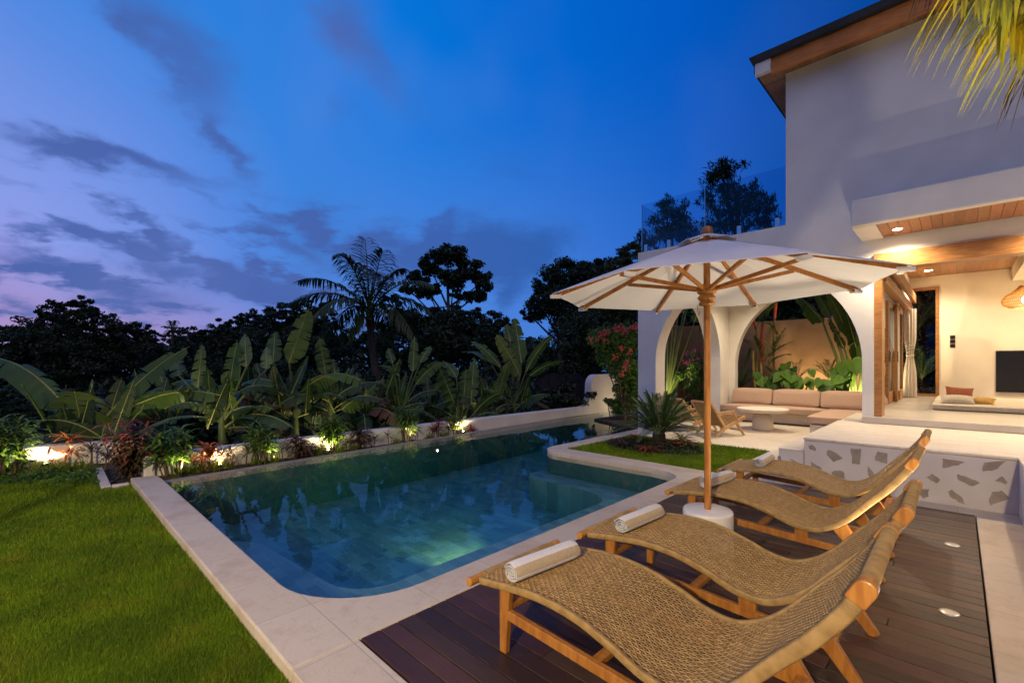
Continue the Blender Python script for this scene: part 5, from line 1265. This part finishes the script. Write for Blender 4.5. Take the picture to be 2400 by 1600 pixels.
def lantern(loc, label, power):
    t = thing('wall_lantern', loc, label, 'wall light', 'wall lanterns'); x, y, z = loc
    build('bracket', MB().box(x-.02,x+.10,y-.05,y+.05,z-.05,z+.05), M['black'], t, bevel=.004)
    build('lens', MB().lathe([(0,z-.12),(.06,z-.12),(.06,z+.12),(0,z+.12)], (x-.09,y,0), 16), M['bulb'], t)
    lamp('lantern_light', (x-.24,y,z-.1), power, 'POINT', (1,.72,.42), .12, parent=t)
# ================================================================== WORLD
W = bpy.data.worlds.new('World'); S.world = W; W.use_nodes = True
nt = W.node_tree; nd = nt.nodes; lk = nt.links
for n in list(nd): nd.remove(n)
out = nd.new('ShaderNodeOutputWorld'); bg = nd.new('ShaderNodeBackground'); lk.new(bg.outputs[0], out.inputs[0])
tc = nd.new('ShaderNodeTexCoord')
def math_(op, a, b=None, c=None, clamp=False):
    n = nd.new('ShaderNodeMath'); n.operation = op; n.use_clamp = clamp
    for i, x in enumerate((a, b, c)):
        if x is None: continue
        if isinstance(x, (int, float)): n.inputs[i].default_value = x
        else: lk.new(x, n.inputs[i])
    return n.outputs[0]
def dot(vec, d):
    n = nd.new('ShaderNodeVectorMath'); n.operation = 'DOT_PRODUCT'; lk.new(vec, n.inputs[0]); n.inputs[1].default_value = d; return n.outputs['Value']
def maprange(x, a, b, c=0.0, d=1.0, smooth=True):
    n = nd.new('ShaderNodeMapRange'); n.interpolation_type = 'SMOOTHSTEP' if smooth else 'LINEAR'
    lk.new(x, n.inputs[0]); n.inputs[1].default_value = a; n.inputs[2].default_value = b; n.inputs[3].default_value = c; n.inputs[4].default_value = d; return n.outputs[0]
def mixc(f, a, b):
    n = nd.new('ShaderNodeMix'); n.data_type = 'RGBA'
    if isinstance(f, (int, float)): n.inputs[0].default_value = f
    else: lk.new(f, n.inputs[0])
    for i, x in ((6, a), (7, b)):
        if isinstance(x, tuple): n.inputs[i].default_value = (*x, 1)
        else: lk.new(x, n.inputs[i])
    return n.outputs[2]
D = tc.outputs['Generated']
fx = dot(D, (RX, RY, 0)); fy = dot(D, (VX, VY, 0)); fz = dot(D, (0, 0, 1))
az = math_('ARCTAN2', fx, fy); el = math_('ARCSINE', fz)
def px(u_, v_):
    a = math.atan((u_-U0)/F); return a, math.atan((YH-v_)/math.hypot(F, u_-U0))
# distance from the after-glow, low in the west (far left of the picture)
ga, ge = px(-150, 640)
gd = (math.cos(ge)*(math.sin(ga)*RX + math.cos(ga)*VX), math.cos(ge)*(math.sin(ga)*RY + math.cos(ga)*VY), math.sin(ge))
ang = math_('ARCCOSINE', dot(D, gd))
cr = nd.new('ShaderNodeValToRGB'); lk.new(math_('DIVIDE', ang, pi), cr.inputs[0])
stops = [(0,(.36,.32,.74)),(.045,(.24,.335,.81)),(.11,(.105,.26,.76)),(.16,(.025,.218,.73)),(.24,(.0,.18,.70)),(.31,(.0,.14,.63)),(.40,(.0,.098,.53)),(.50,(.0,.05,.28)),(.75,(.02,.04,.16)),(1,(.04,.04,.12))]
while len(cr.color_ramp.elements) < len(stops): cr.color_ramp.elements.new(.5)
for e_, (p_, c_) in zip(cr.color_ramp.elements, stops): e_.position = p_; e_.color = (*c_, 1)
sky = cr.outputs[0]
# pink band at the horizon on the west side
hz = math_('MULTIPLY', maprange(el, .20, .02), maprange(ang, .85, .10))
sky = mixc(math_('MULTIPLY', hz, .75), sky, (.44,.25,.46))
sky = mixc(math_('MULTIPLY', math_('MULTIPLY', maprange(el, .62, .08), math_('MULTIPLY', maprange(ang, 1.5, .8), maprange(ang, .25, .65))), .70), sky, (.10,.25,.72))
# clouds
nn = nd.new('ShaderNodeTexNoise'); nn.inputs['Scale'].default_value = 6.5; nn.inputs['Detail'].default_value = 9; nn.inputs['Roughness'].default_value = .58
mpn = nd.new('ShaderNodeMapping'); mpn.inputs['Scale'].default_value = (1,1,2.2); lk.new(D, mpn.inputs[0]); lk.new(mpn.outputs[0], nn.inputs['Vector'])
nn2 = nd.new('ShaderNodeTexNoise'); nn2.inputs['Scale'].default_value = 2.3; nn2.inputs['Detail'].default_value = 3; lk.new(D, nn2.inputs['Vector'])
sep = nd.new('ShaderNodeSeparateColor'); lk.new(nn.outputs['Color'], sep.inputs[0])
azd = math_('ADD', az, math_('MULTIPLY', math_('SUBTRACT', sep.outputs[0], .5), .24))
eld = math_('ADD', el, math_('MULTIPLY', math_('SUBTRACT', sep.outputs[1], .5), .13))
clouds = [(418,117,170,80,45,.75),(300,60,150,40,40,.35),(860,105,170,60,38,.5),(800,40,90,40,20,.3),(306,380,190,26,3,.85),(110,335,170,26,3,.55),(551,367,70,26,48,.7),(326,525,66,17,32,.8),
          (780,530,50,34,-30,.85),(740,560,60,26,10,.5),(178,643,230,27,10,1.1),(459,602,30,18,20,.75),(561,658,95,36,8,.85),(306,714,120,20,5,.7),(40,730,75,26,10,.85),(928,566,50,28,10,.65),
          (1030,522,45,26,-20,.6),(1148,586,95,58,5,1.0),(1060,610,90,34,0,.6),(1240,620,70,50,0,.6),(1000,560,40,26,-20,.55),(250,560,60,16,20,.6),(120,590,90,14,5,.6),(700,520,40,16,-20,.5),(880,610,60,24,0,.6),(500,620,60,18,10,.7),(360,600,50,14,20,.6),(660,695,110,38,0,.8),(1180,690,40,36,0,.65),(1230,400,80,26,10,.3),(1130,320,90,40,20,.18),(805,250,24,42,-20,.3),(900,640,130,36,0,.55),
          (130,500,40,10,10,.4),(640,560,70,14,20,.5),(480,470,60,9,20,.4),(700,600,60,20,15,.5),(1290,560,60,50,0,.4),(20,500,40,14,40,.4),(400,640,120,18,15,.5),(1500,420,120,30,0,.12),(590,500,44,14,25,.5)]
tot = None
for (u_, v_, ru, rv, an, w_) in clouds:
    a, e_ = px(u_, v_); ca = math.cos(a); da = ru/F*ca*ca; de = rv/F*ca
    t_ = math.radians(-an); c_, s_ = math.cos(t_), math.sin(t_)
    x = math_('SUBTRACT', azd, a); y = math_('SUBTRACT', eld, e_)
    xr = math_('DIVIDE', math_('ADD', math_('MULTIPLY', x, c_), math_('MULTIPLY', y, s_)), da)
    yr = math_('DIVIDE', math_('SUBTRACT', math_('MULTIPLY', y, c_), math_('MULTIPLY', x, s_)), de)
    q = math_('ADD', math_('MULTIPLY', xr, xr), math_('MULTIPLY', yr, yr))
    g_ = math_('MULTIPLY', math_('EXPONENT', math_('MULTIPLY', q, -.8)), w_)
    tot = g_ if tot is None else math_('ADD', tot, g_)
n3 = nd.new('ShaderNodeTexNoise'); n3.inputs['Scale'].default_value = 9.0; n3.inputs['Detail'].default_value = 8; n3.inputs['Roughness'].default_value = .55
mp3 = nd.new('ShaderNodeMapping'); mp3.inputs['Scale'].default_value = (1,1,3.2); mp3.inputs['Location'].default_value = (3.1,1.7,.4); lk.new(D, mp3.inputs[0]); lk.new(mp3.outputs[0], n3.inputs['Vector'])
low = math_('MULTIPLY', maprange(n3.outputs['Fac'], .50, .66), math_('MULTIPLY', maprange(el, .40, .14), maprange(ang, 1.35, .8)))
tot = math_('ADD', tot, math_('MULTIPLY', low, .85))
dens = math_('MULTIPLY', tot, math_('MULTIPLY_ADD', nn.outputs['Fac'], 1.35, .32))
dens = maprange(dens, .06, 1.0, 0, .95, True)
ccol = mixc(maprange(ang, .25, 1.3), (.065,.125,.40), (.018,.112,.43))
sky2 = mixc(dens, sky, ccol)
# thin high veil
veil = math_('MULTIPLY', maprange(nn2.outputs['Fac'], .48, .75), maprange(ang, 1.9, .5))
sky2 = mixc(math_('MULTIPLY', veil, .14), sky2, (.30,.33,.70))
# unseen lavender sky overhead and behind the viewer, added as soft ambient fill
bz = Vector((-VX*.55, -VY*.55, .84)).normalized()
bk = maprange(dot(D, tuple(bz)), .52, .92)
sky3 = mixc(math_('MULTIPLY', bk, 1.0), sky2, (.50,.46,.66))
st = nd.new('ShaderNodeTexSky'); st.sky_type = 'NISHITA'; st.sun_disc = False; st.sun_elevation = math.radians(-4.5); st.sun_rotation = math.radians(70); 
ad = nd.new('ShaderNodeMix'); ad.data_type = 'RGBA'; ad.blend_type = 'ADD'; ad.inputs[0].default_value = .10
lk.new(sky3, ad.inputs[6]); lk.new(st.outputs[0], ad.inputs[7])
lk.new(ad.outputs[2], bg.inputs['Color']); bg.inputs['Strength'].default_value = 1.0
W.cycles.sampling_method = 'MANUAL'; W.cycles.sample_map_resolution = 512
# ================================================================== CAMERA AND RENDER SETTINGS
cd = bpy.data.cameras.new('camera'); cam = bpy.data.objects.new('camera', cd); COL.objects.link(cam)
cd.sensor_width = 36; cd.lens = 36*F/2400; cd.shift_y = (YH-800)/2400; cd.clip_start = .05; cd.clip_end = 3000
cam.location = (0, 0, H); cam.rotation_euler = (pi/2, 0, AL); S.camera = cam
S.view_settings.view_transform = 'Standard'; S.view_settings.look = 'None'; S.view_settings.exposure = 0; S.view_settings.gamma = 1
S.render.engine = 'CYCLES'; S.cycles.use_denoising = True
try: S.cycles.denoiser = 'OPENIMAGEDENOISE'
except Exception: pass
S.cycles.max_bounces = 8; S.cycles.diffuse_bounces = 4; S.cycles.glossy_bounces = 3; S.cycles.transparent_max_bounces = 12; S.cycles.transmission_bounces = 4
S.cycles.sample_clamp_indirect = 4.0; S.cycles.caustics_reflective = False; S.cycles.caustics_refractive = False; S.cycles.blur_glossy = .5
for o in bpy.data.objects:
    if 'org' in o: del o['org']
